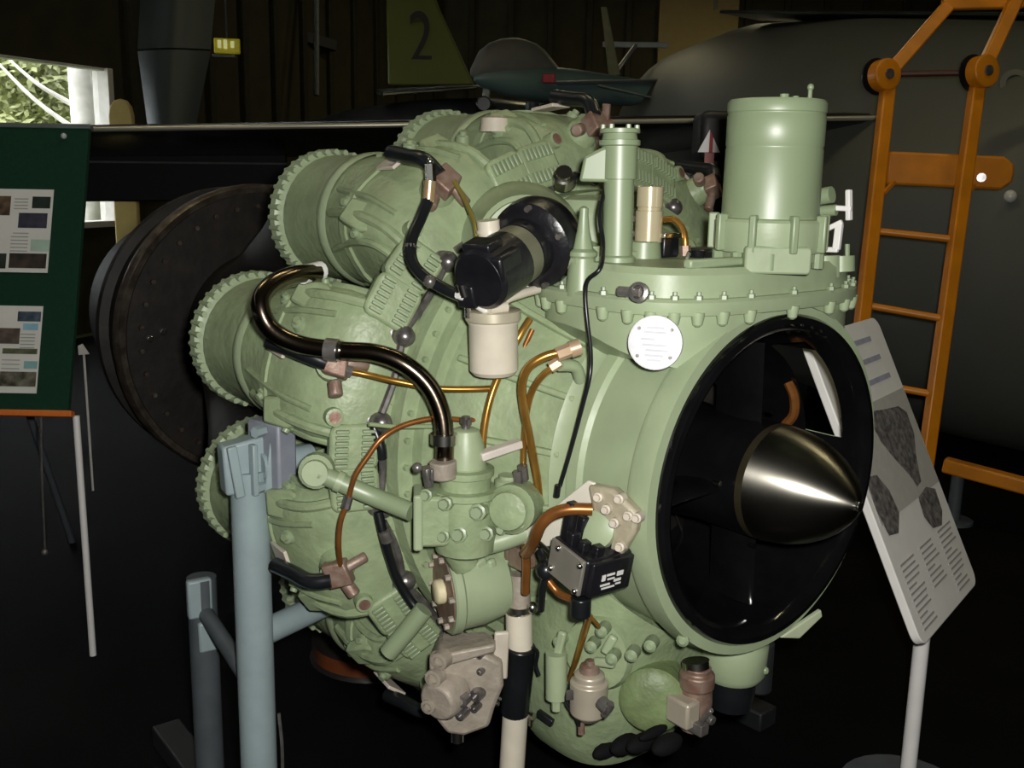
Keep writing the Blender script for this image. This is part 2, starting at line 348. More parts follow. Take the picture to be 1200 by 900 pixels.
n2.scale = (.72, 1, 1)
MB().loft([[Vector((-1.134, 8.913, 2.252)) - fb, Vector((-0.3326, 8.928, 2.322)) - fb, Vector((-0.3321, 8.922, 2.294)) - fb, Vector((-1.133, 8.906, 2.217)) - fb], [Vector((-1.414, 10.58, 2.405)) - fb, Vector((-0.2673, 10.59, 2.476)) - fb, Vector((-0.2668, 10.59, 2.451)) - fb, Vector((-1.413, 10.57, 2.363)) - fb]]).build('tailplane', SKINU, fin, bevel=.01)
tb = Vector((-0.7648, 9.399, 2.134)) - fb
MB().loft([ellipse_ring(tb + Vector((1.0 - i * .5, .4 * i, -.12)), (-1, .6, 0), r, r, 20) for i, r in enumerate((.2, .27, .28, .26, .2, .1))]).build('tail_body', SKINU, fin)
MB().cyl(Vector((.2, .3, 0)), Vector((.2, .3, tb.z - .2)), .05).build('tail_trestle', STAND2, fin)

# small jet with canopy, nose to the left
TEAL = mat('teal_grey_skin', rgb(98, 122, 120), .4, var=.12, scale=3); PALE = mat('pale_skin', rgb(150, 158, 158), .45, var=.1)
sb = Vector((0.127, 8.514, 2.297)); so = Vector((sb.x, sb.y, 0))
sj = thing('small_aircraft', 'small blue-grey aircraft with a nose wheel and red flash behind the engine top', 'aircraft', so)
sx = [(556, 90, .04), (566, 90, .12), (590, 91, .20), (630, 95, .24), (680, 100, .24), (740, 105, .19), (800, 108, .1)]
SEC = [Vector((-0.3328, 8.211, 2.315)), Vector((-0.282, 8.265, 2.327)), Vector((-0.1108, 8.365, 2.319)), Vector((0.1609, 8.517, 2.311)), Vector((0.5154, 8.719, 2.3)), Vector((0.9471, 8.817, 2.281)), Vector((1.324, 8.974, 2.3))]
MB().loft([ellipse_ring(p - so, (-1, -.3, 0), r * .8, r * .75, 20) for p, r in zip(SEC, (.03, .1, .16, .19, .19, .15, .06))]).build('fuselage', TEAL, sj, sharp=60)
MB().loft([ellipse_ring(p - so, (-1, -.3, 0), r, r2, 20) for p, r, r2 in ((Vector((-0.3601, 8.222, 2.366)), .03, .03), (Vector((-0.2969, 8.282, 2.411)), .11, .12), (Vector((-0.2257, 8.337, 2.43)), .135, .165), (Vector((-0.14, 8.391, 2.443)), .15, .19), (Vector((-0.04638, 8.443, 2.45)), .155, .2), (Vector((0.04852, 8.495, 2.451)), .15, .195), (Vector((0.1311, 8.544, 2.444)), .135, .18), (Vector((0.2011, 8.591, 2.423)), .12, .16), (Vector((0.3698, 8.627, 2.35)), .05, .05))]).build('canopy_cover', mat('grey_canopy', rgb(104, 104, 98), .6, var=.06), sj, sharp=80)
MB().ball(Vector((-0.008845, 8.579, 2.616)) - so, .07, h=.05).build('canopy_crest', mat('grey_canopy', rgb(104, 104, 98)), sj)
MB().box(Vector((0.2429, 8.317, 2.334)) - so, (.05, .02, .035)).build('red_flash', mat('red_flash', rgb(170, 20, 34), .5), sj, bevel=.006)
MB().loft([foil(Vector((0.29, 8.312, 2.309)) - so, Vector((.25, .9, .0)), .05), foil(Vector((1.644, 8.946, 2.414)) - so, Vector((.25, .5, 0)), .03)]).build('wing', PALE, sj, sharp=50)
MB().loft([foil(Vector((0.616, 8.204, 2.28)) - so, Vector((.15, .4, .0)), .03), foil(Vector((1.14, 8.391, 2.194)) - so, Vector((.1, .3, 0)), .02)]).build('lower_wing', PALE, sj, sharp=50)
MB().loft([[Vector((0.6952, 9.169, 3.003)) - so, Vector((0.7459, 9.17, 3.004)) - so, Vector((0.8725, 9.053, 2.438)) - so, Vector((0.771, 9.053, 2.436)) - so], [Vector((0.7015, 9.254, 3.016)) - so, Vector((0.7528, 9.254, 3.016)) - so, Vector((0.8805, 9.137, 2.445)) - so, Vector((0.7781, 9.136, 2.443)) - so]]).build('tail_fin', mat('fin_drab', rgb(110, 112, 84), .6), sj, bevel=.008)
MB().cyl(Vector((-0.2365, 8.31, 2.299)) - so, Vector((-0.2474, 8.283, 2.168)) - so, .03, n=8).cyl(Vector((-0.2365, 8.31, 2.299)) - so, Vector((-0.1097, 8.308, 2.289)) - so, .03, n=8).build('nose_leg', PALE, sj)
nw = Vector((-0.26, 8.275, 2.129)) - so
MB().cyl(nw + Vector((0, -.04, 0)), nw + Vector((0, .04, 0)), .06, n=16).build('nose_wheel', RUBBER, sj, bevel=.01)
MB().cyl(Vector((0, .2, 0)), Vector((0, .2, sb.z - .12)), .06).build('display_post', STAND2, sj)
MB().lathe([(0, .3), (.03, .3)], (0, .2, 0), (0, 0, 1), 20).build('post_base', STAND2, sj)
MB().bar(Vector((0.7813, 9.943, 2.791)) - so, Vector((1.391, 9.943, 2.794)) - so, .03, .05).build('tailplane', PALE, sj, bevel=.008)
MB().tube([Vector((0.8192, 9.105, 2.441)) - so, Vector((1.09, 9.942, 2.789)) - so], .02, 8, 1).build('tail_strut', PALE, sj)

# dark fin beside the window, pale where the window light falls on it
DKG = mat('dark_green_fin', rgb(52, 60, 58), .42, .2, var=.08, scale=2)
ff = Vector((-2.47, 7.624, 1.941)); fo = Vector((ff.x, ff.y, 0))
df = thing('upright_fin', 'dark grey-green aircraft fin with a horizontal seam standing right of the window', 'aircraft fin', fo)
def finring(z, x0, x1, d, bul):
    n = 12; out = []
    for k in range(n): a = k / (n - 1); out.append((x0 + (x1 - x0) * a, -bul * sin(pi * a)))
    return out
rg = []
for y, xl, xr in ((-70, 168, 258), (58, 160, 246), (140, 172, 231), (260, 180, 222)):
    pass
FR = [(Vector((-2.722, 7.884, 3.205)), Vector((-2.167, 7.886, 3.215))), (Vector((-2.751, 7.725, 2.431)), Vector((-2.221, 7.727, 2.441))), (Vector((-2.674, 7.623, 1.937)), Vector((-2.31, 7.625, 1.943))), (Vector((-2.618, 7.549, 1.575)), Vector((-2.334, 7.55, 1.581)))]
for nm, i0, i1 in (('upper_skin', 0, 1), ('lower_skin', 1, 3)):
    rg = []
    for l, r in FR[i0:i1 + 1]:
        ring = [l.lerp(r, k / 12) + Vector((0, -.1 * sin(pi * k / 12), 0)) - fo for k in range(13)] + [l.lerp(r, k / 12) + Vector((0, .1 * sin(pi * k / 12) + .002, 0)) - fo for k in range(11, 0, -1)]
        rg.append(ring)
    if nm == 'lower_skin': rg[0] = [p + Vector((0, 0, -.012)) for p in rg[0]]
    MB().loft(rg).build(nm, DKG, df, sharp=60)
MB().lathe([(0, .22), (.03, .22), (.05, .05), (FR[3][0].z, .05)], (0, 0, 0), (0, 0, 1), 20).build('fin_stand', STAND2, df)

es = Vector((-2.644, 9.718, 2.689))
ex = tag(MB().box(es, (.115, .03, .065), (1, .25, 0), (-.25, 1, 0)).build('exit_sign', mat('sign_yellow', rgb(200, 186, 30), .4, emit=.12), bevel=.01), 'small glowing yellow-green emergency exit sign high in the background', 'sign')
for i, (dx, h) in enumerate(((-.055, .035), (-.005, .04), (.055, .03))):
    MB().box(es + Vector((dx, -.036 + dx * .25, .012)), (.016, .004, h), (1, .25, 0), (-.25, 1, 0)).build('pictogram', mat('sign_pale', rgb(236, 236, 170), .4, emit=.35), ex, bevel=.002)
MB().box(es + Vector((-.03, 0, -.085)), (.1, .02, .012), (1, .25, 0)).build('mount', STAND2, ex)
MB().cyl(es, es + Vector((0, 0, 6 - es.z)), .01, n=6).build('hanger_rod', STAND2, ex)

mk = Vector((-3.16, 8.439, 1.93))
tag(MB().prism([(-.1, -mk.z), (.1, -mk.z), (.1, .07), (.085, .14), (.05, .185), (0, .2), (-.05, .185), (-.085, .14), (-.1, .07)], mk, (1, 0, 0), (0, 0, 1), .05).build('marker_post', mat('ochre_marker', rgb(190, 170, 100), .6, var=.05), bevel=.015), 'ochre rounded marker post peeping over the wing beside the window', 'post')
bp_ = Vector((2.814, 15.78, 3.9))
bo = tag(MB().box(Vector((bp_.x, 16.86, bp_.z + .4)), (.62, .04, 1.1)).build('notice_board', mat('beige_board', rgb(150, 132, 84), .7, var=.05), bevel=.01), 'plain beige board on the far wall above the fuselage', 'board')
for dz in (.35, .75): MB().box(Vector((bp_.x + .25, 16.81, bp_.z + dz)), (.03, .01, .09)).build('hinge', STAND2, bo, bevel=.004)

# ejection seat glimpsed between the two upright cylinders
sp = Vector((0.6789, 3.65, 1.476)); sq = Vector((sp.x, sp.y, 0))
seat = thing('ejection_seat', 'black ejection seat with a red and white warning triangle behind the engine', 'seat', sq)
SEATB = mat('seat_black', rgb(22, 20, 22), .5)
MB().box(Vector((0.6979, 3.704, 1.741)) - sq, (.07, .09, .085)).build('headrest', SEATB, seat, bevel=.03, seg=3)
MB().box(Vector((0.7096, 3.698, 1.415)) - sq, (.06, .05, .28)).build('backrest', SEATB, seat, bevel=.02)
MB().box(Vector((0, -.08, .62)), (.2, .25, .07)).build('seat_pan', SEATB, seat, bevel=.02)
MB().box(Vector((-.12, .05, .28)), (.03, .2, .28)).box(Vector((.12, .05, .28)), (.03, .2, .28)).build('side_frame', SEATB, seat, bevel=.006)
tr = Vector((0.6586, 3.596, 1.714)) - sq
MB().prism([(-.038, -.03), (.038, -.03), (0, .045)], tr, (1, 0, 0), (0, 0, 1), .004).build('warning_triangle', WHITE, seat)
MB().prism([(.0, -.03), (.012, -.03), (.012, .02), (.0, .044)], tr + Vector((0, -.004, 0)), (1, 0, 0), (0, 0, 1), .003).build('triangle_stripe', mat('warning_red', rgb(150, 26, 26), .5), seat)
MB().box(Vector((0.6595, 3.586, 1.662)) - sq, (.016, .003, .02)).build('warning_tag', mat('dull_pink', rgb(150, 90, 84), .5), seat)
MB().tube([Vector((0.6268, 3.506, 1.523)) - sq, Vector((0.6057, 3.46, 1.448)) - sq, Vector((0.6127, 3.471, 1.354)) - sq], .022, 8).build('strap', mat('tan_strap', rgb(150, 110, 60), .6), seat)
MB().tube([Vector((0.6565, 3.555, 1.514)) - sq, Vector((0.6505, 3.525, 1.365)) - sq], .016, 8, 1).build('strap', mat('brown_strap', rgb(96, 52, 44), .6), seat)

# ================================================================== the jet engine
# engine coordinates: t = distance behind the intake lip, s = sideways (towards the viewer's left), u = above the shaft line
ZA = 1.0178
ENG_LOC = Vector((0.5218, 1.9222, 0)); ENG_RZ = radians(-51.0)
engine = thing('jet_engine', 'sage green jet engine with glossy black intake ring and polished bullet nose', 'engine', ENG_LOC, ENG_RZ)
def V(t, s, u): return Vector((-t, -s, u + ZA))
FR_ = Vector((1, 0, 0)); BK = -FR_; SD = Vector((0, -1, 0)); UZ = Vector((0, 0, 1))
def dirv(t, s, u): return Vector((-t, -s, u)).normalized()
AX0 = V(0, 0, 0)
def E_(mb, name, m, parent=None, **k): return mb.build(name, m, parent or engine, **k)
NA = 96
# far-side opening in the intake wall: angle measured from the viewer's side over the top
def hole(i0, i1, lo=128, hi=176):
    def sk(i, k): a = 360.0 * (k + .5) / NA; return i0 <= i < i1 and lo < a < hi
    return sk
# --- intake
lip = [(.045, .318), (.02, .330), (.006, .331), (-.004, .325), (-.006, .313), (0, .304), (.015, .296), (.05, .291)]
E_(MB().lathe(lip, AX0, BK, NA, ref=SD, cap=False), 'intake_lip', BLACK)
E_(MB().lathe([(.05, .291), (.08, .285), (.13, .272), (.20, .257), (.25, .245), (.30, .235), (.36, .24)], AX0, BK, NA, ref=SD, cap=False, skip=hole(0, 2, 116, 173)), 'intake_duct', BLACK)
E_(MB().tube([V(.15, -.222, .15), V(.135, -.225, .12), V(.14, -.235, .08), V(.16, -.232, .05)], .011, 8), 'brown_reflection', BROWNP, label='reddish brown reflection inside the intake, shaped as a tube')  # brown tube standing in for a reflection on the duct wall
hub = E_(MB().lathe([(.34, .16), (.30, .13), (.16, .116), (.005, .116), (.0, .112)], AX0, BK, 48, ref=SD), 'bearing_hub', BLACK)
E_(MB().lathe([(-.004, .1165), (.012, .1165)], AX0, BK, 48, ref=SD, cap=False), 'hub_band', mat('dull_brass_band', rgb(96, 88, 66), .3, .8), hub)
bul = E_(MB().lathe([(0, .1155), (-.03, .1125), (-.06, .106), (-.09, .095), (-.115, .082), (-.138, .065), (-.156, .047), (-.168, .032), (-.175, .018), (-.177, .001)], AX0, BK, 64, ref=SD, cap=False), 'nose_bullet', BULLET)
E_(MB().cyl(V(-.172, 0, 0), V(-.184, 0, 0), .010, n=6), 'tip_bolt', SHINE, bul, bevel=.001)
for th in (88, 178, 268, 358):
    d = dirv(0, cos(radians(th)), sin(radians(th))); X = BK.cross(d)
    ring = lambda R, c: [AX0 + d * R + BK * (.045 + tt) + X * w for tt, w in ((0, 0), (.015, .010), (.05, .012), (.1, .004), (.115, 0), (.1, -.004), (.05, -.012), (.015, -.010))]
    st = E_(MB().loft([ring(.105, 0), ring(.272, 0)]), 'inlet_strut', BLACK)
    E_(MB().cyl(V(.045, 0, 0) + d * .135 + X * .02, V(.03, 0, 0) + d * .135 + X * .02, .0055, n=6), 'strut_bolt', SHINE, st)
imp = E_(MB().lathe([(.358, .10), (.356, .17), (.35, .26)], AX0, BK, 48, ref=SD, cap=False), 'impeller', BURNT)
for k in range(17):
    d = dirv(0, cos(k * 2 * pi / 17), sin(k * 2 * pi / 17)); X = BK.cross(d)
    E_(MB().add([AX0 + BK * .355 + d * .125, AX0 + BK * .325 + d * .125 + X * .03, AX0 + BK * .325 + d * .235 + X * .045, AX0 + BK * .355 + d * .235, AX0 + BK * .357 + d * .125 + X * .004, AX0 + BK * .327 + d * .125 + X * .034, AX0 + BK * .327 + d * .235 + X * .049, AX0 + BK * .357 + d * .235 + X * .004], [(0, 1, 2, 3), (7, 6, 5, 4), (0, 4, 5, 1), (1, 5, 6, 2), (2, 6, 7, 3), (3, 7, 4, 0)]), 'impeller_blade', BURNT, imp)
E_(MB().bolts(V(-.004, 0, 0), FR_, .300, 5, .0035, .006, ref=SD, a0=radians(-112), a1=radians(-82)), 'lip_rivets', SHINE, kind='stuff')
# --- intake casing and compressor front cover
prof = [(.012, .322), (.012, .352), (.05, .357), (.062, .354), (.068, .343), (.19, .343), (.198, .352), (.222, .355), (.232, .346), (.245, .349), (.262, .365)]
casing = E_(MB().lathe(prof, AX0, BK, NA, ref=SD, cap=False, skip=hole(3, 10, 139, 176)), 'intake_casing', GREEN)
E_(MB().lathe([(.014, .318), (.03, .338), (.06, .338), (.15, .338), (.258, .338)], AX0, BK, NA, ref=SD, cap=False, skip=hole(1, 4, 139, 176)), 'casing_liner', BLACK)
prof = [(.262, .352), (.30, .372), (.34, .395), (.40, .437), (.455, .485), (.475, .492), (.48, .512), (.505, .518), (.512, .548), (.55, .552), (.556, .52), (.72, .50), (.8, .44), (1.05, .40)]
cover = E_(MB().lathe(prof, AX0, BK, NA, ref=SD, cap=False), 'compressor_cover', CAST)
for k in range(20):
    th = radians(9 + 18 * k); d = dirv(0, cos(th), sin(th)); X = BK.cross(d)
    pts = [(.262, .350), (.34, .394), (.40, .436), (.455, .484), (.47, .49)]
    rr = []
    for t_, r_ in pts: rr.append([AX0 + BK * t_ + d * (r_ - .012) + X * .009, AX0 + BK * (t_ - .013) + d * (r_ + .006) + X * .006, AX0 + BK * (t_ - .013) + d * (r_ + .006) - X * .006, AX0 + BK * t_ + d * (r_ - .012) - X * .009])
    E_(MB().loft(rr), 'cover_rib', CAST, cover, bevel=.003)
E_(MB().bolts(V(.512, 0, 0), FR_, .532, 60, .007, .012, ref=SD), 'cover_bolts', CAST, cover, kind='stuff')

# --- ten diffuser elbows, each turning the air back into a combustion chamber
def P(t, w, r): return Vector((-t, w, r + ZA))
def section(t, R, phi, ht, he, ex, n=32):
    ph = radians(phi); e = Vector((cos(ph), 0, sin(ph))); out = []
    for k in range(n):
        a = 2 * pi * k / n; ca, sa = cos(a), sin(a)
        x = math.copysign(abs(ca) ** (2 / ex), ca); y = math.copysign(abs(sa) ** (2 / ex), sa)
        out.append(P(t, 0, R) + Vector((0, 1, 0)) * x * ht + e * y * he)
    return out
SR = [section(*q) for q in ((.62, .46, 0, .125, .075, 5), (.622, .53, 12, .145, .078, 5), (.635, .585, 30, .155, .085, 4.5), (.675, .615, 50, .157, .098, 4), (.735, .612, 68, .156, .115, 3.4), (.80, .597, 80, .153, .13, 2.8), (.87, .583, 88, .150, .142, 2.2), (.90, .58, 90, .149, .149, 2), (1.10, .58, 90, .150, .150, 2))]
elbow = E_(MB().loft(SR), 'diffuser_elbow', CAST, sharp=50)
kids = []
def K(mb, name, m, **k): o = mb.build(name, m, elbow, **k); kids.append(o); return o
ce = P(1.10, 0, .58)
for kk, i0, i1, rr_ in ((4, 2, 6, .011), (12, 2, 6, .011), (1, 1, 6, .009), (15, 1, 6, .009), (6, 3, 6, .007), (10, 3, 6, .007), (29, 2, 6, .008), (19, 2, 6, .008)):
    K(MB().tube([SR[i][kk] for i in range(i0, i1 + 1)], rr_, 8, 4), 'casting_rib', CAST)
for kk, i in ((2, 4), (14, 4), (5, 5), (11, 5), (7, 4), (3, 2), (13, 2)):
    c_ = SR[i][kk]; n_ = (c_ - sum(SR[i], Vector()) / 32).normalized()
    K(MB().lathe([(-.015, .018), (.006, .015), (.008, .009), (.016, .008)], c_, n_, 10), 'casting_stud', GREEN2)
band = [section(t_, .597, 80, .153 * q, .13 * q, 2.8) for t_, q in ((.782, 1.0), (.784, 1.045), (.806, 1.045), (.808, 1.0))]
K(MB().loft(band, cap=False), 'casting_band', CAST, sharp=30)
for sg in (-1, 1):
    K(MB().prism([(-.05, -.03), (.05, -.035), (.06, .02), (.0, .035), (-.05, .02)], P(.70, .118 * sg, .685), (-.85, .25 * sg, .4), (.1, .9 * sg, -.35), .03), 'casting_pad', CAST, bevel=.006)
K(MB().lathe([(.02, .15), (.026, .161), (.046, .163), (.05, .15)], ce, BK, 56), 'chamber_flange', GREEN)
K(MB().bolts(P(1.105, 0, .58), BK, .158, 40, .0075, .05).bolts(P(1.112, 0, .58), BK, .156, 40, .0048, .016), 'flange_bolts', GREEN, kind='stuff')
K(MB().lathe([(.05, .13), (.2, .125), (.45, .10), (.8, .08), (1.1, .07)], ce, (-1, 0, -.33), 32), 'combustion_chamber', BURNT)
K(MB().lathe([(-.012, .152), (0, .157), (.018, .157), (.026, .151)], P(.905, 0, .58), BK, 40, cap=False), 'chamber_band', GREEN)
for sg in (-1, 1):
    ob = radians(14.0) * sg; rd = Vector((0, sin(ob), cos(ob))); tg = Vector((0, cos(ob), -sin(ob)))
    c = Vector((-.573, 0, ZA)) + rd * .615
    nrm = Vector((.93, 0, .37))
    X = tg; Y = (rd - nrm * rd.dot(nrm)).normalized(); N = Y.cross(X).normalized()
    if N.x < 0: N = -N
    pd = K(MB().prism(rrect(.095, .10, .02, 3), c, X, Y, .04), 'vane_pad', CAST, bevel=.006)
    q = MB()
    for row in (-1, 1):
        for i in range(7): q.box(c + Y * row * .026 + X * (i - 3) * .0115 + N * .024, (.0032, .013, .006), X, Y, N)
    K(q, 'vane_pins', GREEN2, kind='stuff', bevel=.0015)
    ok = radians(9.0) * sg; rk = Vector((0, sin(ok), cos(ok))); ck = Vector((-.558, 0, ZA)) + rk * .572
    K(MB().lathe([(-.03, .030), (0, .030), (.004, .022), (.018, .022), (.03, .016), (.036, .004)], ck, FR_, 18), 'feed_knob', DARKM, bevel=.002)
    bs = Vector((-.565, 0, ZA)) + Vector((0, sin(ok * .45), cos(ok * .45))) * .55
    K(MB().lathe([(-.02, .02), (.012, .017), (.02, .011)], bs, FR_, 14), 'cast_boss', CAST)
bc = P(.585, 0, .682)
K(MB().lathe([(-.05, .040), (0, .036), (.008, .030), (.02, .030)], bc, (.75, 0, .66), 20), 'burner_seat', CAST)
un = K(MB().box(bc + Vector((.03, .005, .012)), (.017, .026, .024), (.75, .2, .66), (-.2, 1, 0), (-.6, 0, .75)).cyl(bc + Vector((.02, -.03, .0)), bc + Vector((.035, -.058, -.004)), .015, n=8).cyl(bc + Vector((.035, .01, .0)), bc + Vector((.045, .014, -.05)), .012, n=8), 'burner_union', RUST, bevel=.004)
K(MB().tube([bc + Vector((.03, 0, .03)), bc + Vector((.0, .005, .062)), bc + Vector((-.06, .008, .07)), bc + Vector((-.12, .01, .078))], .0165, 10), 'burner_sleeve', RUBBER)
K(MB().prism([(-.065, -.022), (.02, -.028), (.02, .028), (-.065, .02)], bc + Vector((-.115, .012, .056)), (1, 0, .1), (0, 1, 0), .008), 'sleeve_bracket', WHITE if False else mat('pale_bracket', rgb(196, 186, 170), .45), bevel=.002)
K(MB().lathe([(-.03, .021), (.01, .018), (.011, .012), (.0, .011)], P(.575, -.10, .655), (.93, 0, .37), 16), 'drain_boss', CAST)
K(MB().lathe([(0, .0125), (.0115, .0125)], P(.575, -.10, .655), (.93, 0, .37), 12), 'plug', RUST)
def spin(o, th):
    ph = radians(90 - th); o.rotation_euler = (ph, 0, 0)
    p = Vector((0, 0, ZA)); o.location = p - Matrix.Rotation(ph, 3, 'X') @ p
for i, th in enumerate((18, 54, 90, 126, 162, 198, 234, 270, 306, 342)):
    if i == 0: spin(elbow, th); continue
    e2 = elbow.copy(); col.objects.link(e2); e2.parent = engine; spin(e2, th)
    for k in kids:
        if th in (198, 234, 270) and k.name.startswith(('burner_sleeve', 'sleeve_bracket', 'vane_pins')): continue
        c = k.copy(); col.objects.link(c); c.parent = e2

def ringpt(th, R, t): return V(t, R * cos(radians(th)), R * sin(radians(th)))
for a0, a1 in ((64, 48), (45, 29), (26, 11), (7, -7), (-12, -26), (-29, -44), (80, 66)):
    E_(MB().tube([ringpt(a0 + (a1 - a0) * k / 5, .574 - .012 * sin(pi * k / 5), .545) for k in range(6)], .0085, 8, 3), 'feed_pipe', DARKM)

# --- rear: turbine casing and exhaust, heat-darkened
E_(MB().lathe([(1.0, .36), (1.3, .33), (1.9, .30), (2.26, .30)], AX0, BK, 48, ref=SD, cap=False), 'shaft_casing', BURNT)
tf = E_(MB().lathe([(2.20, .28), (2.245, .30), (2.25, .50), (2.26, .505)], AX0, BK, 72, ref=SD, cap=False), 'turbine_face', BURNT, sharp=30)
E_(MB().lathe([(2.255, .498), (2.25, .522), (2.265, .531), (2.30, .531), (2.305, .50)], AX0, BK, 72, ref=SD, cap=False), 'turbine_rim', BURNTRIM)
E_(MB().bolts(V(2.25, 0, 0), FR_, .455, 36, .009, .016, ref=SD, ph=.05), 'turbine_bolts', BURNTRIM, tf, kind='stuff')
E_(MB().lathe([(2.30, .47), (2.48, .485), (2.49, .515), (2.52, .517), (2.525, .47), (2.8, .42), (3.05, .38), (3.05, .36), (2.6, .40)], AX0, BK, 72, ref=SD, cap=False), 'exhaust_cone', BURNT, sharp=30)
for p in (V(2.24, .43, .02), V(2.24, .385, .04)):
    E_(MB().cyl(p, p + FR_ * .02, .012, n=6), 'bright_stud', SHINE, tf, bevel=.002)

# --- upper wheelcase saddling the intake
def outline(u, ht, hs, tc=.225, ex=3.2, n=56, sc=1.0):
    out = []
    for k in range(n):
        a = 2 * pi * k / n; ca, sa = cos(a), sin(a)
        out.append(V(tc + math.copysign(abs(ca) ** (2 / ex), ca) * ht * sc, math.copysign(abs(sa) ** (2 / ex), sa) * hs * sc, u))
    return out
def outline_low(k0, k1, hs, ht, tc=.225, ex=3.2, n=56):
    out = []
    for k in range(n):
        a = 2 * pi * k / n; ca, sa = cos(a), sin(a)
        t = tc + math.copysign(abs(ca) ** (2 / ex), ca) * ht; s = math.copysign(abs(sa) ** (2 / ex), sa) * hs
        out.append(V(t, s, max(k0 + (k1 - k0) * min(1, max(0, t / .25)), sqrt(max(0, .352 ** 2 - s * s)) - .004)))
    return out
wc = E_(MB().loft([outline_low(.19, .25, .25, .20), outline_low(.235, .303, .318, .222), outline(.345, .222, .318)], cap=False), 'wheelcase', GREEN)
E_(MB().loft([outline(.343, .236, .332), outline(.352, .238, .334), outline(.366, .238, .334), outline(.372, .232, .328)]), 'wheelcase_flange', GREEN, wc)
E_(MB().loft([outline(.37, .222, .315), outline(.412, .218, .31), outline(.424, .208, .30)]), 'wheelcase_lid', GREEN, wc, sharp=30)
ol = outline(.345, .231, .327, n=30)
lug = MB().lathe([(-.022, .004), (-.018, .009), (.0, .0125), (.004, .0125)], (0, 0, 0), UZ, 10)
stud = MB().lathe([(.026, .008), (.033, .0075), (.034, .004), (.040, .004)], (0, 0, 0), UZ, 6)
lo = None
for i, p in enumerate(ol):
    if lo is None: lo = E_(lug, 'flange_lug', GREEN, wc); so_ = E_(stud, 'flange_stud', GREEN2, wc); a, b = lo, so_
    else:
        a, b = lo.copy(), so_.copy()
        for o in (a, b): col.objects.link(o); o.parent = wc
    a.location = p; b.location = p
# raised rails and pads on the lid
E_(MB().prism([(-.09, -.022), (.06, -.03), (.06, .03), (-.09, .022)], V(.27, .17, .43), SD, FR_, .018), 'lid_pad', GREEN, wc, bevel=.005)
E_(MB().bar(V(.05, .24, .432), V(.05, .08, .432), .02, .016), 'lid_rail', GREEN, wc, bevel=.004)
E_(MB().prism(rrect(.12, .1, .03), V(.20, -.02, .432), SD, FR_, .02), 'lid_cover_plate', RUBBER, wc, bevel=.004)
E_(MB().prism(rrect(.10, .07, .03), V(.13, .03, .435), SD, FR_, .025), 'lid_cover_plate', RUBBER, wc, bevel=.006)
eb = V(0.069, 0.335, 0.385)
E_(MB().lathe([(0, .018), (.01, .018), (.012, .012), (.0, .011)], eb, dirv(-.4, .9, .2), 16).cyl(eb, eb + dirv(.9, .4, 0) * .04, .009, n=8), 'lifting_eye', GREYM, wc)
# white round maker's plate on the wheelcase wall
pc = V(0.037, 0.325, 0.301); pn = dirv(-.62, .92, .12)
sl = E_(MB().lathe([(-.01, .047), (.004, .047), (.006, .044)], pc, pn, 40), 'round_plate', mat('white_plate', rgb(226, 226, 230), .4, var=.05, scale=60), wc, label='white round data plate with faint grey print')
XX = pn.cross(UZ).normalized() * -1; YY = XX.cross(pn) * -1
GP = mat('plate_print', rgb(192, 192, 200), .5)
for dx, dy, w in ((0, .026, .022), (0, .018, .03), (-.012, .006, .016), (0, -.004, .034), (.004, -.013, .03), (0, -.022, .024), (0, -.030, .016)):
    E_(MB().box(pc + pn * .0065 + XX * dx + YY * dy, (w / 2 + .004, .0018, .0006), XX, YY, pn), 'print_line', GP, sl)
for a in (40, 140, 220, 320):
    E_(MB().cyl(pc + pn * .004 + XX * .037 * cos(radians(a)) + YY * .037 * sin(radians(a)), pc + pn * .009 + XX * .037 * cos(radians(a)) + YY * .037 * sin(radians(a)), .0032, n=8), 'rivet', GREYM, sl)

# --- tall starter cylinder
ca_ = V(.058, .004, 0)
def cu(u): return ca_ + UZ * u
stt = E_(MB().lathe([(.505, .0905), (.635, .0895), (.637, .0885), (.640, .0885), (.642, .0898), (.695, .0900), (.697, .0885), (.700, .0885), (.702, .0905), (.718, .0905), (.724, .086), (.726, .02), (.728, .001)], ca_, UZ, 56, cap=False), 'starter_cylinder', GREEN2)
E_(MB().lathe([(.418, .075), (.43, .088), (.445, .088), (.448, .10), (.458, .1025), (.503, .1025), (.508, .098), (.51, .09)], ca_, UZ, 56, cap=False), 'cylinder_base', GREEN, stt, sharp=30)
for k in range(9):
    a = radians(12 + 40 * k); d = Vector((cos(a), sin(a), 0))
    E_(MB().box(cu(.483) + d * .104, (.010, .0065, .034), d, UZ.cross(d), UZ), 'base_rib', GREEN2, stt, bevel=.003)
    a = radians(32 + 40 * k); d = Vector((cos(a), sin(a), 0))
    E_(MB().lathe([(0, .011), (.03, .011), (.032, .007), (.042, .007)], cu(.418) + d * .094, UZ, 8), 'base_nut', GREEN2, stt)
E_(MB().prism(rrect(.12, .05, .008), cu(.437) + dirv(-.75, .66, 0) * .088, dirv(.66, .75, 0), UZ, .03), 'name_boss', GREEN, stt, bevel=.004)
E_(MB().cyl(V(.058, -.05, .726), V(.058, -.05, .735), .006, n=8).cyl(V(.03, -.055, .726), V(.03, -.055, .748), .004, n=8).ball(V(.03, -.055, .75), .0065), 'top_studs', GREEN2, stt)
E_(MB().cyl(V(.02, .035, .726), V(.02, .035, .732), .008, n=8), 'top_stud', GREEN2, stt)
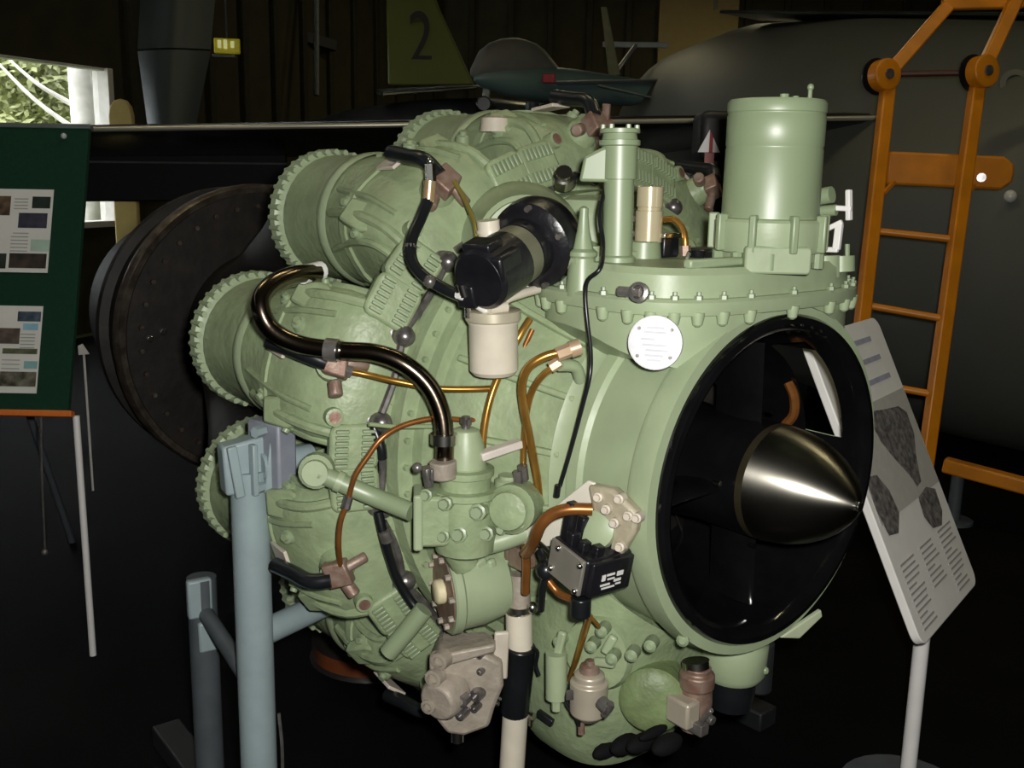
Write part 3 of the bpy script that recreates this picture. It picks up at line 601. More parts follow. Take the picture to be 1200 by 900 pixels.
# white bracket at the far side of the cylinder
bq = V(-1.013, 1.394, 0.575)
br = E_(MB().cyl(V(0.048, -0.12, 0.547), V(0.013, -0.125, 0.554), .016, n=14).cyl(V(0.045, -0.12, 0.52), V(0.004, -0.13, 0.525), .011, n=12), 'relief_valve', GREEN2)
E_(MB().bar(V(0.02, -0.13, 0.529), V(-0.023, -0.14, 0.528), .012, .010).bar(V(-0.013, -0.14, 0.564), V(-0.019, -0.14, 0.506), .012, .010).bar(V(0.032, -0.125, 0.481), V(-0.008, -0.135, 0.503), .010, .010).bar(V(-0.002, -0.135, 0.499), V(-0.003, -0.13, 0.449), .014, .012).bar(V(0.03, -0.125, 0.448), V(-0.007, -0.13, 0.449), .010, .010), 'white_bracket', WHITE, br, bevel=.002)
E_(MB().cyl(V(0.03, -0.2, 0.401), V(0.033, -0.2, 0.432), .028, n=16).cyl(V(0.048, -0.17, 0.389), V(0.052, -0.17, 0.432), .034, n=16), 'corner_boss', GREEN, wc)
E_(MB().cyl(V(0.024, -0.21, 0.432), V(0.026, -0.21, 0.456), .005, n=8), 'corner_stud', GREEN2, wc)

# --- tube pedestal
pb = V(.218, .245, .42)
def pu(u): return V(.218 + (u - .42) * .025, .245, u)
ped = E_(MB().lathe([(0, .034), (.012, .034), (.016, .028), (.155, .028), (.156, .033), (.215, .033), (.217, .038), (.226, .038), (.227, .033), (.238, .031), (.239, .037), (.246, .037), (.248, .03)], pb, pu(.7) - pb, 32), 'breather_tube', GREEN2)
E_(MB().prism([(-.028, -.032), (.03, -.032), (.03, .036), (.012, .03), (-.02, .014)][::1], pu(.602) + dirv(.55, .83, 0) * .0 + dirv(.6, .5, 0) * .044, dirv(-.6, -.5, 0), UZ, .045), 'tube_head', GREEN2, ped, bevel=.006)
E_(MB().bolts(pu(.666), UZ, .031, 6, .005, .008), 'head_nuts', GREEN2, ped, kind='stuff')
cn0 = V(.25, .305, .37)
E_(MB().lathe([(-.01, .030), (.03, .028), (.06, .024), (.065, .028), (.072, .028), (.078, .020), (.11, .012), (.14, .0085), (.152, .0085), (.156, .003)], cn0, UZ, 20), 'oil_nozzle', GREEN2)
E_(MB().cyl(V(.24, .30, .424), V(.28, .30, .424), .03, n=16).cyl(V(.27, .26, .42), V(.27, .26, .45), .014, n=10).cyl(V(.31, .28, .42), V(.31, .28, .44), .012, n=10), 'lid_boss', GREEN, wc)

# --- cream solenoid on the lid with its curved pipe
s0 = V(.26, .12, .425)
sol = E_(MB().lathe([(.03, .027), (.09, .027), (.092, .024), (.097, .024), (.099, .026), (.137, .026), (.139, .022)], s0, UZ, 28), 'solenoid', mat('cream_gloss', rgb(206, 194, 160), .2, .3, var=.05))
E_(MB().lathe([(-.002, .036), (.03, .033), (.032, .028)], s0 + SD * .012, UZ, 20), 'solenoid_foot', GREEN2, sol)
E_(MB().box(s0 + Vector((.012, .035, .02)), (.02, .022, .02)), 'terminal_block', RUBBER, sol, bevel=.004)
E_(MB().box(s0 + Vector((.012, .035, .043)), (.022, .024, .005)), 'terminal_cap', STEEL, sol, bevel=.002)
E_(MB().cyl(s0 + Vector((-.02, -.025, .075)), s0 + Vector((-.02, -.045, .075)), .008, n=8).cyl(s0 + Vector((-.02, -.025, .045)), s0 + Vector((-.02, -.045, .045)), .008, n=8), 'side_studs', GREYM, sol)
E_(MB().tube([V(0.264, 0.08, 0.497), V(0.235, 0.075, 0.499), V(0.216, 0.07, 0.482), V(0.207, 0.07, 0.459), V(0.206, 0.07, 0.432)], .0065, 10), 'curved_pipe', COPPER, sol)
E_(MB().cyl(V(0.207, 0.07, 0.449), V(0.205, 0.07, 0.429), .011, n=6), 'pipe_union', RUST, sol)
E_(MB().tube([V(0.176, 0.1, 0.422), V(0.172, 0.1, 0.432), V(0.168, 0.1, 0.441)], .004, 6), 'safety_wire', SHINE)

# --- upper casing behind the wheelcase
mm = E_(MB().lathe([(0, .145), (.05, .142), (.10, .125), (.16, .10), (.175, .098), (.18, .088), (.19, .085)], V(.56, .21, .42), V(.36, .345, .455) - V(.56, .21, .42), 40), 'motor_mount', GREEN)
E_(MB().lathe([(0, .10), (.12, .095), (.15, .08), (.16, .05)], V(.50, .05, .38), UZ, 32), 'idler_housing', GREEN)
E_(MB().lathe([(0, .022), (.03, .022), (.032, .017), (.045, .017)], V(0.5, 0.1362, 0.5639), dirv(-.6, .5, .5), 14), 'breather_union', STEEL)
E_(MB().tube([V(0.49, 0.1165, 0.5821), V(0.47, 0.09028, 0.5774), V(0.45, 0.08371, 0.567)], .008, 8), 'breather_stub', RUBBER)
# --- black generator motor
m0, m1 = V(0.34, 0.3395, 0.4563), V(0.285, 0.5228, 0.3954)
md = (m1 - m0).normalized(); ML = (m1 - m0).length
mot = E_(MB().lathe([(-.035, .06), (-.035, .078), (-.012, .087), (.0, .088), (.024, .085), (.034, .073), (.036, .058), (.07, .055), (.072, .054)], m0, md, 40), 'generator_flange', BAKE)
E_(MB().lathe([(.034, .058), (.066, .058), (.066, .055), (.105, .055), (.105, .058), (ML - .01, .058), (ML, .050)], m0, md, 32), 'generator_body', BAKE, mot)
E_(MB().lathe([(.068, .0562), (.103, .0562)], m0, md, 32, cap=False), 'generator_band', mat('olive_grey_band', rgb(112, 112, 92), .4, .2), mot)
X = md.cross(UZ).normalized(); Y = X.cross(md)
E_(MB().box(m0 + md * (ML - .035) + Y * .02 - X * .03, (.026, .024, .034), X, Y, md), 'terminal_box', BAKE, mot, bevel=.006)
E_(MB().box(m0 + md * (ML - .03) + Y * .056, (.03, .008, .022), X, Y, md), 'brush_cover', BAKE, mot, bevel=.004)
E_(MB().box(m0 + md * (ML - .02) - Y * .034 + X * .034, (.02, .022, .024), X, Y, md), 'brush_cover', BAKE, mot, bevel=.004)
for a in (20, 100, 160, 250): E_(MB().cyl(m0 + md * .028 + (X * cos(radians(a)) + Y * sin(radians(a))) * .078, m0 + md * .04 + (X * cos(radians(a)) + Y * sin(radians(a))) * .078, .006, n=6), 'flange_nut', GREYM, mot)
E_(MB().cyl(V(0.4, 0.4134, 0.4949), V(0.4, 0.4064, 0.4462), .022, n=18).cyl(V(0.4, 0.409, 0.4755), V(0.4, 0.4089, 0.469), .026, n=18), 'vent_pot', CREAM)
# --- cream filter bowl
f0, f1 = V(0.35, 0.4366, 0.3158), V(0.35, 0.4325, 0.207)
fb_ = E_(MB().lathe([(0, .050), (.008, .050), (.012, .047), ((f1 - f0).length - .008, .0465), ((f1 - f0).length, .040)], f0, f1 - f0, 36), 'filter_bowl', CREAM)
E_(MB().lathe([(-.016, .044), (-.014, .053), (.004, .053), (.006, .05)], f0, f1 - f0, 36), 'filter_head', mat('pale_alloy', rgb(190, 182, 160), .35, .3), fb_, bevel=.001)
E_(MB().cyl(f0 + UZ * .01, f0 + UZ * .035, .022, n=12).cyl(V(0.33, 0.5114, 0.3237), V(0.33, 0.5118, 0.3581), .006, n=8), 'filter_cap', STEEL, fb_)
E_(MB().tube([V(0.33, 0.4382, 0.3296), V(0.33, 0.4243, 0.3496), V(0.34, 0.375, 0.3585), V(0.35, 0.3283, 0.3631)], .009, 10).cyl(V(0.32, 0.4721, 0.3378), V(0.32, 0.432, 0.3383), .012, n=10), 'outlet_arm', CREAM, fb_)
E_(MB().tube([V(0.33, 0.5329, 0.3687), V(0.33, 0.504, 0.3545), V(0.33, 0.4763, 0.337), V(0.33, 0.4604, 0.3327)], .010, 10, r1=.006), 'inlet_arm', WHITE, fb_)
E_(MB().cyl(V(0.32, 0.5327, 0.3866), V(0.32, 0.5249, 0.3646), .009, n=10), 'bleed_screw', STEEL, fb_)
# --- hoses and pipes
def pipe(name, m, r, pts, **k): return E_(MB().tube(pts, r, 10, 5), name, m, **k)
big = pipe('return_pipe', CHROME, .0185, [V(0.7, 0.6174, 0.3779), V(0.68, 0.6789, 0.3791), V(0.66, 0.7383, 0.3638), V(0.64, 0.7718, 0.3318), V(0.62, 0.7602, 0.2843), V(0.58, 0.7208, 0.2568), V(0.52, 0.6667, 0.249), V(0.47, 0.6223, 0.2472), V(0.43, 0.5837, 0.2283), V(0.4, 0.55, 0.1886), V(0.38, 0.5343, 0.1377), V(0.37, 0.5332, 0.08645), V(0.37, 0.533, 0.04963)], label='polished bent metal return pipe')
E_(MB().tube([V(0.71, 0.6042, 0.3817), V(0.69, 0.657, 0.3772)], .0195, 12, 1), 'pipe_sleeve', WHITE, big)
E_(MB().lathe([(0, .026), (.02, .026)], V(0.37, 0.5352, 0.08008), UZ, 14), 'pipe_collar', STEEL, big)
E_(MB().lathe([(-.012, .022), (.012, .022)], V(0.53, 0.6811, 0.2505), V(0.47, 0.6223, 0.2472) - V(0.58, 0.7208, 0.2568), 16), 'pipe_clamp', GREYM, big)
E_(MB().lathe([(-.004, .0205), (.004, .0205)], V(0.52, 0.6703, 0.2493), V(0.47, 0.6223, 0.2472) - V(0.58, 0.7208, 0.2568), 16), 'pipe_clamp', SHINE, big)
bh = pipe('black_hose', RUBBER, .0115, [V(0.5, 0.4826, 0.5303), V(0.49, 0.507, 0.4953), V(0.47, 0.5417, 0.4552), V(0.45, 0.553, 0.4186), V(0.42, 0.5463, 0.3922), V(0.38, 0.5298, 0.3729), V(0.34, 0.5199, 0.3622)], label='black rubber hose looping down to the filter')
E_(MB().tube([V(0.5, 0.4787, 0.5659), V(0.5, 0.4826, 0.5255)], .0125, 12, 1), 'brass_end', mat('pale_brass', rgb(212, 184, 140), .25, .7), bh)
E_(MB().cyl(V(0.5, 0.4767, 0.5659), V(0.5, 0.4788, 0.598), .011, n=6).ball(V(0.5, 0.4788, 0.6028), .007), 'hose_nut', SHINE, bh)
for q in (V(0.465, 0.5469, 0.4429), V(0.4, 0.5465, 0.3845)): E_(MB().ball(q, .0128, n=10), 'hose_clip', GREYM, bh)
pipe('igniter_lead', mat('olive_brass', rgb(140, 128, 64), .35, .5), .005, [V(0.53, 0.4007, 0.5662), V(0.5, 0.3949, 0.5285), V(0.46, 0.4009, 0.4854), V(0.42, 0.4242, 0.4503), V(0.4, 0.4389, 0.4278)])
pipe('fuel_line', mat('olive_copper', rgb(140, 104, 38), .3, .6), .0065, [V(0.54, 0.6487, 0.2061), V(0.52, 0.6115, 0.1969), V(0.48, 0.569, 0.1855), V(0.44, 0.5067, 0.1717), V(0.4, 0.4436, 0.1695), V(0.38, 0.4065, 0.1704)])
E_(MB().cyl(V(0.545, 0.6606, 0.2099), V(0.535, 0.6366, 0.2023), .011, n=8), 'line_nut', GREYM)
pipe('fuel_line', BROWNP, .0055, [V(0.5, 0.6681, -0.03869), V(0.49, 0.6582, 0.008295), V(0.48, 0.6354, 0.04594), V(0.47, 0.6088, 0.08129), V(0.46, 0.5647, 0.1024), V(0.44, 0.5065, 0.112), V(0.42, 0.4489, 0.1047), V(0.4, 0.3941, 0.1064), V(0.39, 0.3727, 0.156), V(0.385, 0.3476, 0.2146), V(0.37, 0.3222, 0.2813)])
pipe('fuel_line', mat('sage_line', rgb(136, 150, 112), .4), .0045, [V(0.49, 0.6268, 0.1067), V(0.48, 0.5695, 0.09559), V(0.46, 0.4824, 0.08732), V(0.44, 0.4339, 0.0775), V(0.42, 0.3908, 0.06124)])
pipe('fuel_line', COPPER, .0075, [V(0.37, 0.4438, 0.05748), V(0.37, 0.4363, 0.1129), V(0.37, 0.4205, 0.1653), V(0.37, 0.3899, 0.2212), V(0.36, 0.3608, 0.2756), V(0.36, 0.3378, 0.3041)])
pipe('fuel_line', COPPER, .0085, [V(0.22, 0.3735, 0.2634), V(0.24, 0.4015, 0.2536), V(0.26, 0.4211, 0.2333), V(0.28, 0.42, 0.1976), V(0.29, 0.4063, 0.1447), V(0.29, 0.3899, 0.08382), V(0.29, 0.3703, 0.003767), V(0.29, 0.3552, -0.06177)], label='thick golden copper pipe arching to the side union')
pipe('fuel_line', COPPER, .0065, [V(0.24, 0.3716, 0.2346), V(0.26, 0.3873, 0.2136), V(0.28, 0.3946, 0.1815), V(0.3, 0.3914, 0.1325), V(0.31, 0.3879, 0.07068), V(0.31, 0.3886, 0.01586)])
E_(MB().cyl(V(0.225, 0.3856, 0.2575), V(0.215, 0.3612, 0.2662), .0135, n=6).cyl(V(0.215, 0.3612, 0.2662), V(0.205, 0.3451, 0.2725), .016, n=12), 'side_union', mat('pink_alloy', rgb(200, 172, 142), .35, .4))
E_(MB().cyl(V(0.245, 0.3818, 0.23), V(0.235, 0.3678, 0.2414), .011, n=6), 'side_union', mat('pink_alloy', rgb(200, 172, 142)))
pipe('side_stub', GREEN, .012, [V(0.24, 0.3631, 0.2337), V(0.24, 0.3241, 0.2264), V(0.25, 0.3006, 0.1974)])
pipe('sense_wire', RUBBER, .0042, [V(.24, .262, .56), V(0.223, 0.29, 0.511), V(0.201, 0.3, 0.461), V(0.169, 0.335, 0.42), V(0.19, 0.345, 0.397), V(0.196, 0.345, 0.37), V(0.189, 0.345, 0.324), V(0.172, 0.35, 0.271), V(0.161, 0.36, 0.227), V(0.172, 0.365, 0.17), V(0.197, 0.37, 0.076), V(0.217, 0.375, 0.006)], label='thin black wire hanging down the side')
E_(MB().cyl(V(0.216, 0.38, 0.01), V(0.22, 0.38, -0.014), .006, n=8), 'wire_end', RUBBER)
pipe('burner_line', BROWNP, .0055, [V(0.5, 0.6702, -0.04692), V(0.51, 0.6801, -0.08577), V(0.52, 0.6792, -0.1379), V(0.55, 0.6578, -0.2096)])
E_(MB().cyl(V(0.5, 0.6662, -0.0339), V(0.5, 0.6741, -0.0565), .009, n=8), 'line_nut', DARKM)
E_(MB().tube([V(.545, .583, .085), V(.53, .575, .045), V(.53, .572, .02)], .010, 10), 'knob_hose', RUBBER)
pipe('rubber_link', RUBBER, .0105, [V(0.52, 0.5893, -0.08573), V(0.51, 0.582, -0.1383), V(0.52, 0.562, -0.1914), V(0.53, 0.5395, -0.2427), V(0.52, 0.5189, -0.286), V(0.5, 0.5025, -0.3174)])
E_(MB().cyl(V(0.505, 0.585, -0.1218), V(0.505, 0.5771, -0.1451), .0125, n=10), 'link_clip', GREYM)

# --- fuel control cluster on the viewer's side
cb = V(0.37, 0.4836, -0.06537)
ctl = E_(MB().lathe([(-.085, .04), (-.075, .058), (-.03, .062), (.035, .062), (.038, .066), (.05, .066), (.052, .05), (.075, .05), (.078, .056), (.09, .056), (.092, .042), (.10, .036)], cb, UZ, 32), 'fuel_control', CAST, sharp=30)
E_(MB().lathe([(.095, .040), (.135, .036), (.165, .026), (.168, .020)], cb, UZ, 24), 'control_cap', GREEN, ctl)
E_(MB().cyl(cb + UZ * .16, cb + UZ * .192, .008, n=10).box(cb + UZ * .182, (.012, .005, .006)), 'cap_screw', DARKM, ctl)
E_(MB().prism(rrect(.07, .10, .015), V(0.39, 0.5464, -0.06705), dirv(.55, .83, 0), UZ, .075), 'control_block', CAST, ctl, bevel=.006)
E_(MB().prism(rrect(.018, .11, .005), V(0.4, 0.5732, -0.06617), dirv(.55, .83, 0), UZ, .08), 'block_plate', GREEN, ctl, bevel=.004)
E_(MB().lathe([(-.06, .05), (.01, .048), (.016, .040), (.03, .036), (.034, .02)], V(0.29, 0.4309, -0.04692), dirv(-.5, .75, .1), 24), 'side_housing', CAST, ctl)
E_(MB().lathe([(-.06, .028), (.01, .028), (.014, .02), (.02, .02)], V(0.33, 0.4081, -0.01338), UZ, 18), 'side_turret', GREEN, ctl)
for p, r in ((V(0.37, 0.5739, -0.01375), .009), (V(0.34, 0.5517, -0.0268), .010), (V(0.31, 0.4767, -0.09302), .011), (V(0.3, 0.4472, -0.08771), .008), (V(0.33, 0.5267, -0.08995), .012), (V(0.27, 0.4213, -0.07072), .010), (V(0.35, 0.5482, -0.09466), .009), (V(0.305, 0.5016, -0.0439), .012)):
    E_(MB().lathe([(-.02, r * 1.5), (.006, r * 1.4), (.008, r), (.018, r * .9)], p, dirv(-.6, .75, .15), 8), 'control_plug', GREEN2, ctl)
E_(MB().cyl(V(0.36, 0.5418, 0.01658), V(0.36, 0.544, 0.05041), .026, n=18), 'pipe_socket', ALU, ctl, bevel=.003)
E_(MB().cyl(V(0.37, 0.5681, 0.001973), V(0.37, 0.5739, 0.03973), .010, n=8).box(V(0.37, 0.5623, 0.02774), (.016, .012, .012)).ball(V(0.37, 0.595, 0.04328), .010), 'linkage', GREYM, ctl, bevel=.002)
E_(MB().bar(V(0.34, 0.4726, 0.05179), V(0.32, 0.3883, 0.07025), .028, .016, (0, 0, 1)), 'name_strip', mat('pale_pink_strip', rgb(205, 196, 186), .45), ctl, bevel=.003)
E_(MB().cyl(V(0.3, 0.3994, 0.03209), V(0.3, 0.3943, 0.002063), .010, n=8).cyl(V(0.3, 0.4119, 0.02225), V(0.3, 0.4068, -0.01292), .009, n=8), 'union_nut', GREYM, ctl)
E_(MB().tube([V(0.36, 0.4589, -0.138), V(0.33, 0.4186, -0.1236), V(0.31, 0.3744, -0.1095)], .022, 12), 'lower_pipe', GREEN, ctl)
E_(MB().tube([V(0.38, 0.4905, -0.09303), V(0.38, 0.4963, -0.1358), V(0.38, 0.4751, -0.1763)], .03, 12), 'lower_neck', CAST, ctl)
# tube from the elbow to the control
lt = E_(MB().tube([V(0.55, 0.7063, 0.00882), V(0.53, 0.6657, -0.01408), V(0.49, 0.6131, -0.043), V(0.42, 0.5756, -0.0609)], .0185, 16, 4), 'balance_tube', GREEN2)
E_(MB().lathe([(-.03, .035), (0, .034), (.006, .026), (.02, .025)], V(0.555, 0.7073, 0.009494), dirv(-.8, .55, .1), 18), 'tube_boss', GREEN, lt)
E_(MB().lathe([(0, .0215), (.012, .0215)], V(0.535, 0.674, -0.008644), V(0.49, 0.6131, -0.043) - V(0.53, 0.6657, -0.01408), 16), 'tube_band', GREEN, lt)
# round pump below the control
dp = V(0.44, 0.48, -0.2533); dn = dirv(.30, .94, -.05)
pm = E_(MB().lathe([(-.13, .055), (-.12, .07), (-.07, .082), (-.02, .084), (-.015, .09), (0, .09), (.004, .086)], dp, dn, 40), 'round_pump', GREEN, sharp=30)
E_(MB().lathe([(.002, .078), (.006, .078), (.006, .06), (.004, .02), (.004, .001)], dp, dn, 32, cap=False), 'pump_face', RUST, pm)
E_(MB().lathe([(0, .027), (.016, .026), (.020, .02)], dp + dn * .004, dn, 10), 'face_plug', mat('cream_plug', rgb(206, 196, 160), .5), pm, bevel=.003)
E_(MB().bolts(dp + dn * .003, dn, .072, 10, .007, .012), 'face_nuts', ALU, pm, kind='stuff')
E_(MB().bar(V(0.38, 0.4434, -0.1746), V(0.38, 0.4161, -0.2637), .02, .03).bar(V(0.37, 0.4187, -0.1772), V(0.37, 0.3991, -0.2925), .014, .02), 'pump_rib', GREEN, pm, bevel=.006)
E_(MB().tube([V(0.47, 0.512, -0.2965), V(0.49, 0.5386, -0.3418), V(0.52, 0.5676, -0.3963)], .02, 12, 1), 'drain_tube', GREEN2, pm)
# raw alloy fuel pump
fp0 = V(0.4, 0.4575, -0.4478)
Xp = dirv(.6, .8, 0); Np = dirv(-.8, .6, 0)
fpm = E_(MB().prism([(-.07, .045), (-.055, .085), (.04, .09), (.075, .07), (.078, .02), (.06, -.03), (.05, -.07), (-.0, -.09), (-.035, -.085), (-.06, -.05)], fp0, -Xp, UZ, .11), 'fuel_pump', ALU, bevel=.008)
E_(MB().lathe([(-.02, .045), (.03, .043), (.04, .036)], V(0.38, 0.5169, -0.4428), dirv(-.35, .9, -.1), 20), 'pump_barrel', ALU, fpm, bevel=.003)
E_(MB().prism([(-.07, -.02), (.06, .02), (.06, .038), (-.07, .01)], V(0.35, 0.4951, -0.3631), -Xp, UZ, .03), 'pump_flange', ALU, fpm, bevel=.005)
for p, r in ((V(0.335, 0.4704, -0.3572), .005), (V(0.335, 0.4677, -0.3929), .005), (V(0.335, 0.5136, -0.4428), .008), (V(0.335, 0.4777, -0.4417), .009), (V(0.335, 0.4816, -0.4683), .006), (V(0.36, 0.5499, -0.3561), .012), (V(0.37, 0.5571, -0.3943), .012), (V(0.34, 0.5117, -0.4753), .007), (V(0.38, 0.5624, -0.4576), .010)):
    E_(MB().lathe([(-.02, r * 1.6), (.004, r * 1.5), (.005, r * .9), (-.004, r * .9)], p, Np * .7 + SD * .7, 12), 'pump_port', DARKM if r < .01 else ALU, fpm)
E_(MB().cyl(V(0.335, 0.4475, -0.4459), V(0.325, 0.4243, -0.4642), .006, n=8).cyl(V(0.335, 0.4473, -0.461), V(0.325, 0.4285, -0.4741), .005, n=8).box(V(0.34, 0.4431, -0.4835), (.006, .006, .02)), 'pump_spigot', STEEL, fpm)
E_(MB().cyl(V(0.38, 0.4909, -0.5158), V(0.38, 0.4905, -0.558), .014, n=10), 'pump_outlet', STEEL, fpm)
E_(MB().bar(V(0.33, 0.4189, -0.3187), V(0.34, 0.4133, -0.4269), .03, .012), 'hose_plate', mat('pale_bracket', rgb(196, 186, 170)), bevel=.004)
# cream pipe with black sleeve
hz = E_(MB().cyl(V(0.351, 0.36, -0.216), V(0.346, 0.36, -0.307), .022, .024, n=20), 'riser_pipe', ALU)
E_(MB().lathe([(0, .029), (.012, .030), (.014, .026), (.03, .026)], V(0.349, 0.36, -0.282), -UZ, 18).ball(V(0.306, 0.36, -0.274), .012), 'riser_clamp', STEEL, hz)
E_(MB().cyl(V(0.349, 0.36, -0.301), V(0.343, 0.36, -0.389), .0275, n=22), 'cream_sleeve', CREAM, hz)
E_(MB().cyl(V(0.341, 0.36, -0.371), V(0.356, 0.36, -0.53), .033, .030, n=22), 'black_sleeve', RUBBER, hz, bevel=.004)
E_(MB().cyl(V(0.353, 0.36, -0.521), V(0.361, 0.36, -0.66), .027, n=20), 'lower_pipe', CREAM, hz)
E_(MB().tube([V(0.315, 0.35, -0.366), V(0.31, 0.34, -0.38), V(0.314, 0.34, -0.41), V(0.303, 0.34, -0.429)], .004, 8), 'sleeve_strap', RUBBER, hz)
E_(MB().box(V(0.329, 0.37, -0.17), (.022, .02, .022)).cyl(V(0.362, 0.37, -0.186), V(0.363, 0.37, -0.159), .016, n=10), 'riser_union', RUST, hz, bevel=.004)
E_(MB().cyl(V(0.36, 0.34, -0.543), V(0.327, 0.33, -0.535), .008, n=8).cyl(V(0.338, 0.33, -0.531), V(0.338, 0.33, -0.56), .006, n=8), 'drain_cock', STEEL)
E_(MB().bar(V(0.351, 0.3, -0.546), V(0.312, 0.29, -0.558), .012, .018), 'drain_lever', RUBBER, bevel=.003)
# --- bracket, relay box and wiring on the near side of the intake
def plate(pts, n, th): n = Vector(n).normalized(); return MB().loft([[Vector(p) - n * th / 2 for p in pts], [Vector(p) + n * th / 2 for p in pts]])
bkt = E_(plate([V(0.323, 0.385, -0.122), V(0.128, 0.385, 0.042), V(0.112, 0.385, 0.041), V(0.108, 0.385, -0.042), V(0.182, 0.385, -0.1), V(0.302, 0.385, -0.137)], SD, .008), 'relay_bracket', mat('cream_bracket', rgb(226, 220, 204), .4, var=.04), bevel=.002)
E_(plate([V(0.123, 0.385, 0.038), V(0.068, 0.375, 0.041), V(0.018, 0.36, 0.007), V(0.024, 0.36, -0.029), V(0.063, 0.36, -0.095), V(0.094, 0.365, -0.078), V(0.112, 0.375, -0.032)], dirv(-.3, .95, 0), .03), 'bracket_casting', mat('dull_cream_cast', rgb(160, 152, 130), .5, var=.12, scale=30, bump=.5), bkt, bevel=.008)
E_(MB().lathe([(-.01, .036), (.006, .034), (.012, .02)], V(0.096, 0.39, -0.041), dirv(-.35, .9, .25), 20), 'bracket_disc', GREEN, bkt)
for p in (V(0.093, 0.39, 0.021), V(0.051, 0.38, 0.027), V(0.032, 0.375, 0), V(0.055, 0.385, -0.017), V(0.016, 0.37, 0), V(0.072, 0.39, 0.004), V(0.049, 0.375, -0.062)):
    E_(MB().lathe([(-.01, .010), (.010, .009), (.012, .006), (.018, .006)], p, dirv(-.4, .9, .1), 10), 'bracket_bolt', mat('pale_bracket', rgb(196, 186, 170)), bkt)
rX = dirv(-1, .05, -.20); rY = (UZ - rX * UZ.dot(rX)).normalized(); rN = rX.cross(rY)
if rN.dot(SD) < 0: rN = -rN
rc = V(0.109, 0.45, -0.102) - rN * .056
rb = E_(MB().box(rc, (.050, .036, .055), rX, rY, rN), 'relay_box', BAKE, bevel=.006)
E_(MB().box(rc + rN * .057, (.046, .035, .004), rX, rY, rN), 'relay_plate', mat('relay_plate_grey', rgb(132, 128, 118), .4, .3), rb, bevel=.002)
for i, j in ((-.5, .75), (.85, .7), (-.75, -.6), (.8, -.8)): E_(MB().ball(rc + rN * .062 + rX * .046 * i + rY * .035 * j, .0065, n=10), 'plate_screw', SHINE, rb)
for i, k, h in ((-.8, .6, .075), (-.5, .2, .05), (-.9, -.2, .04), (-.1, -.3, .035), (.4, -.5, .03), (-.3, .75, .03), (.6, .3, .02), (.2, .6, .022)):
    E_(MB().box(rc + rX * .048 * i + rN * .052 * k + rY * (.036 + h / 2 - .006), (.009, h / 2, .010), rX, rY, rN), 'relay_terminal', BAKE, rb, bevel=.003)
E_(MB().box(rc + rX * .054, (.006, .034, .048), rX, rY, rN), 'relay_end', BAKE, rb, bevel=.003)
lm = mat('label_white', rgb(214, 212, 208), .5)
for dx, dz, w, h in ((-.020, .008, .008, .012), (-.004, .012, .018, .004), (.018, .010, .014, .009), (-.002, .003, .016, .003), (-.014, -.007, .022, .0035), (.014, -.003, .016, .005), (-.006, -.014, .030, .003), (.017, -.011, .012, .003)):
    E_(MB().box(rc + rX * .0605 - rN * dx + rY * (dz - .006), (w / 2, h / 2, .0008), rN, rY, rX), 'label_print', lm, rb)
E_(MB().cyl(V(0.101, 0.42, -0.165), V(0.101, 0.42, -0.202), .019, n=16), 'cable_gland', RUBBER, rb, bevel=.003)
E_(MB().ball(V(0.176, 0.44, -0.133), .020).tube([V(0.208, 0.43, -0.107), V(0.176, 0.44, -0.133), V(0.184, 0.44, -0.172), V(0.199, 0.43, -0.223)], .007, 8).tube([V(0.219, 0.43, -0.088), V(0.165, 0.44, -0.099), V(0.152, 0.44, -0.136)], .004, 8), 'cable_knot', RUBBER, rb)
pipe('relay_pipe', BROWNP, .0115, [V(0.101, 0.4, -0.003), V(0.127, 0.43, -0.004), V(0.15, 0.45, -0.015), V(0.17, 0.46, -0.039), V(0.202, 0.45, -0.084), V(0.247, 0.43, -0.124)], label='brown copper pipe bending round the relay')
pipe('relay_pipe', BROWNP, .0085, [V(0.26, 0.42, -0.116), V(0.268, 0.41, -0.164), V(0.281, 0.4, -0.224)])
pipe('relay_pipe', BROWNP, .0075, [V(0.182, 0.43, -0.157), V(0.161, 0.42, -0.178), V(0.121, 0.42, -0.177)])
pipe('drain_line', COPPER, .0065, [V(0.139, 0.36, -0.232), V(0.175, 0.34, -0.291), V(0.213, 0.32, -0.357), V(0.253, 0.3, -0.428)])
pipe('drain_line', COPPER, .004, [V(0.142, 0.36, -0.233), V(0.135, 0.35, -0.244), V(0.133, 0.34, -0.258)])
# --- lower casing, sump and drains
def low(u, tc, ht, sc_, hs, ex=3, n=40):
    out = []
    for k in range(n):
        a = 2 * pi * k / n; c_, s_ = cos(a), sin(a)
        out.append(V(tc + math.copysign(abs(c_) ** (2 / ex), c_) * ht, sc_ + math.copysign(abs(s_) ** (2 / ex), s_) * hs, u))
    if u > -.3: out = [Vector((p.x, p.y, min(p.z, ZA - sqrt(max(0, .352 ** 2 - p.y ** 2))))) for p in out]
    return out
sm = E_(MB().loft([low(-.20, .30, .19, .04, .25), low(-.36, .34, .20, .06, .235), low(-.48, .36, .19, .08, .215), low(-.60, .37, .17, .09, .19), low(-.66, .37, .14, .09, .15)]), 'sump_casing', CAST, sharp=40)
E_(MB().lathe([(-.01, .075), (.008, .07), (.012, .05)], V(0.191, 0.285, -0.35), dirv(-.3, .95, .1), 28), 'sump_plate', CAST, sm)
oc = V(0.126, 0.19, -0.458)
E_(MB().lathe([(-.09, .07), (-.005, .068), (.004, .06), (.010, .03), (.012, .001)], oc, dirv(-.62, .75, .08), 32), 'oval_cover', mat('dull_sage', rgb(112, 128, 86), .5, var=.16, scale=20, bump=.6), sm)
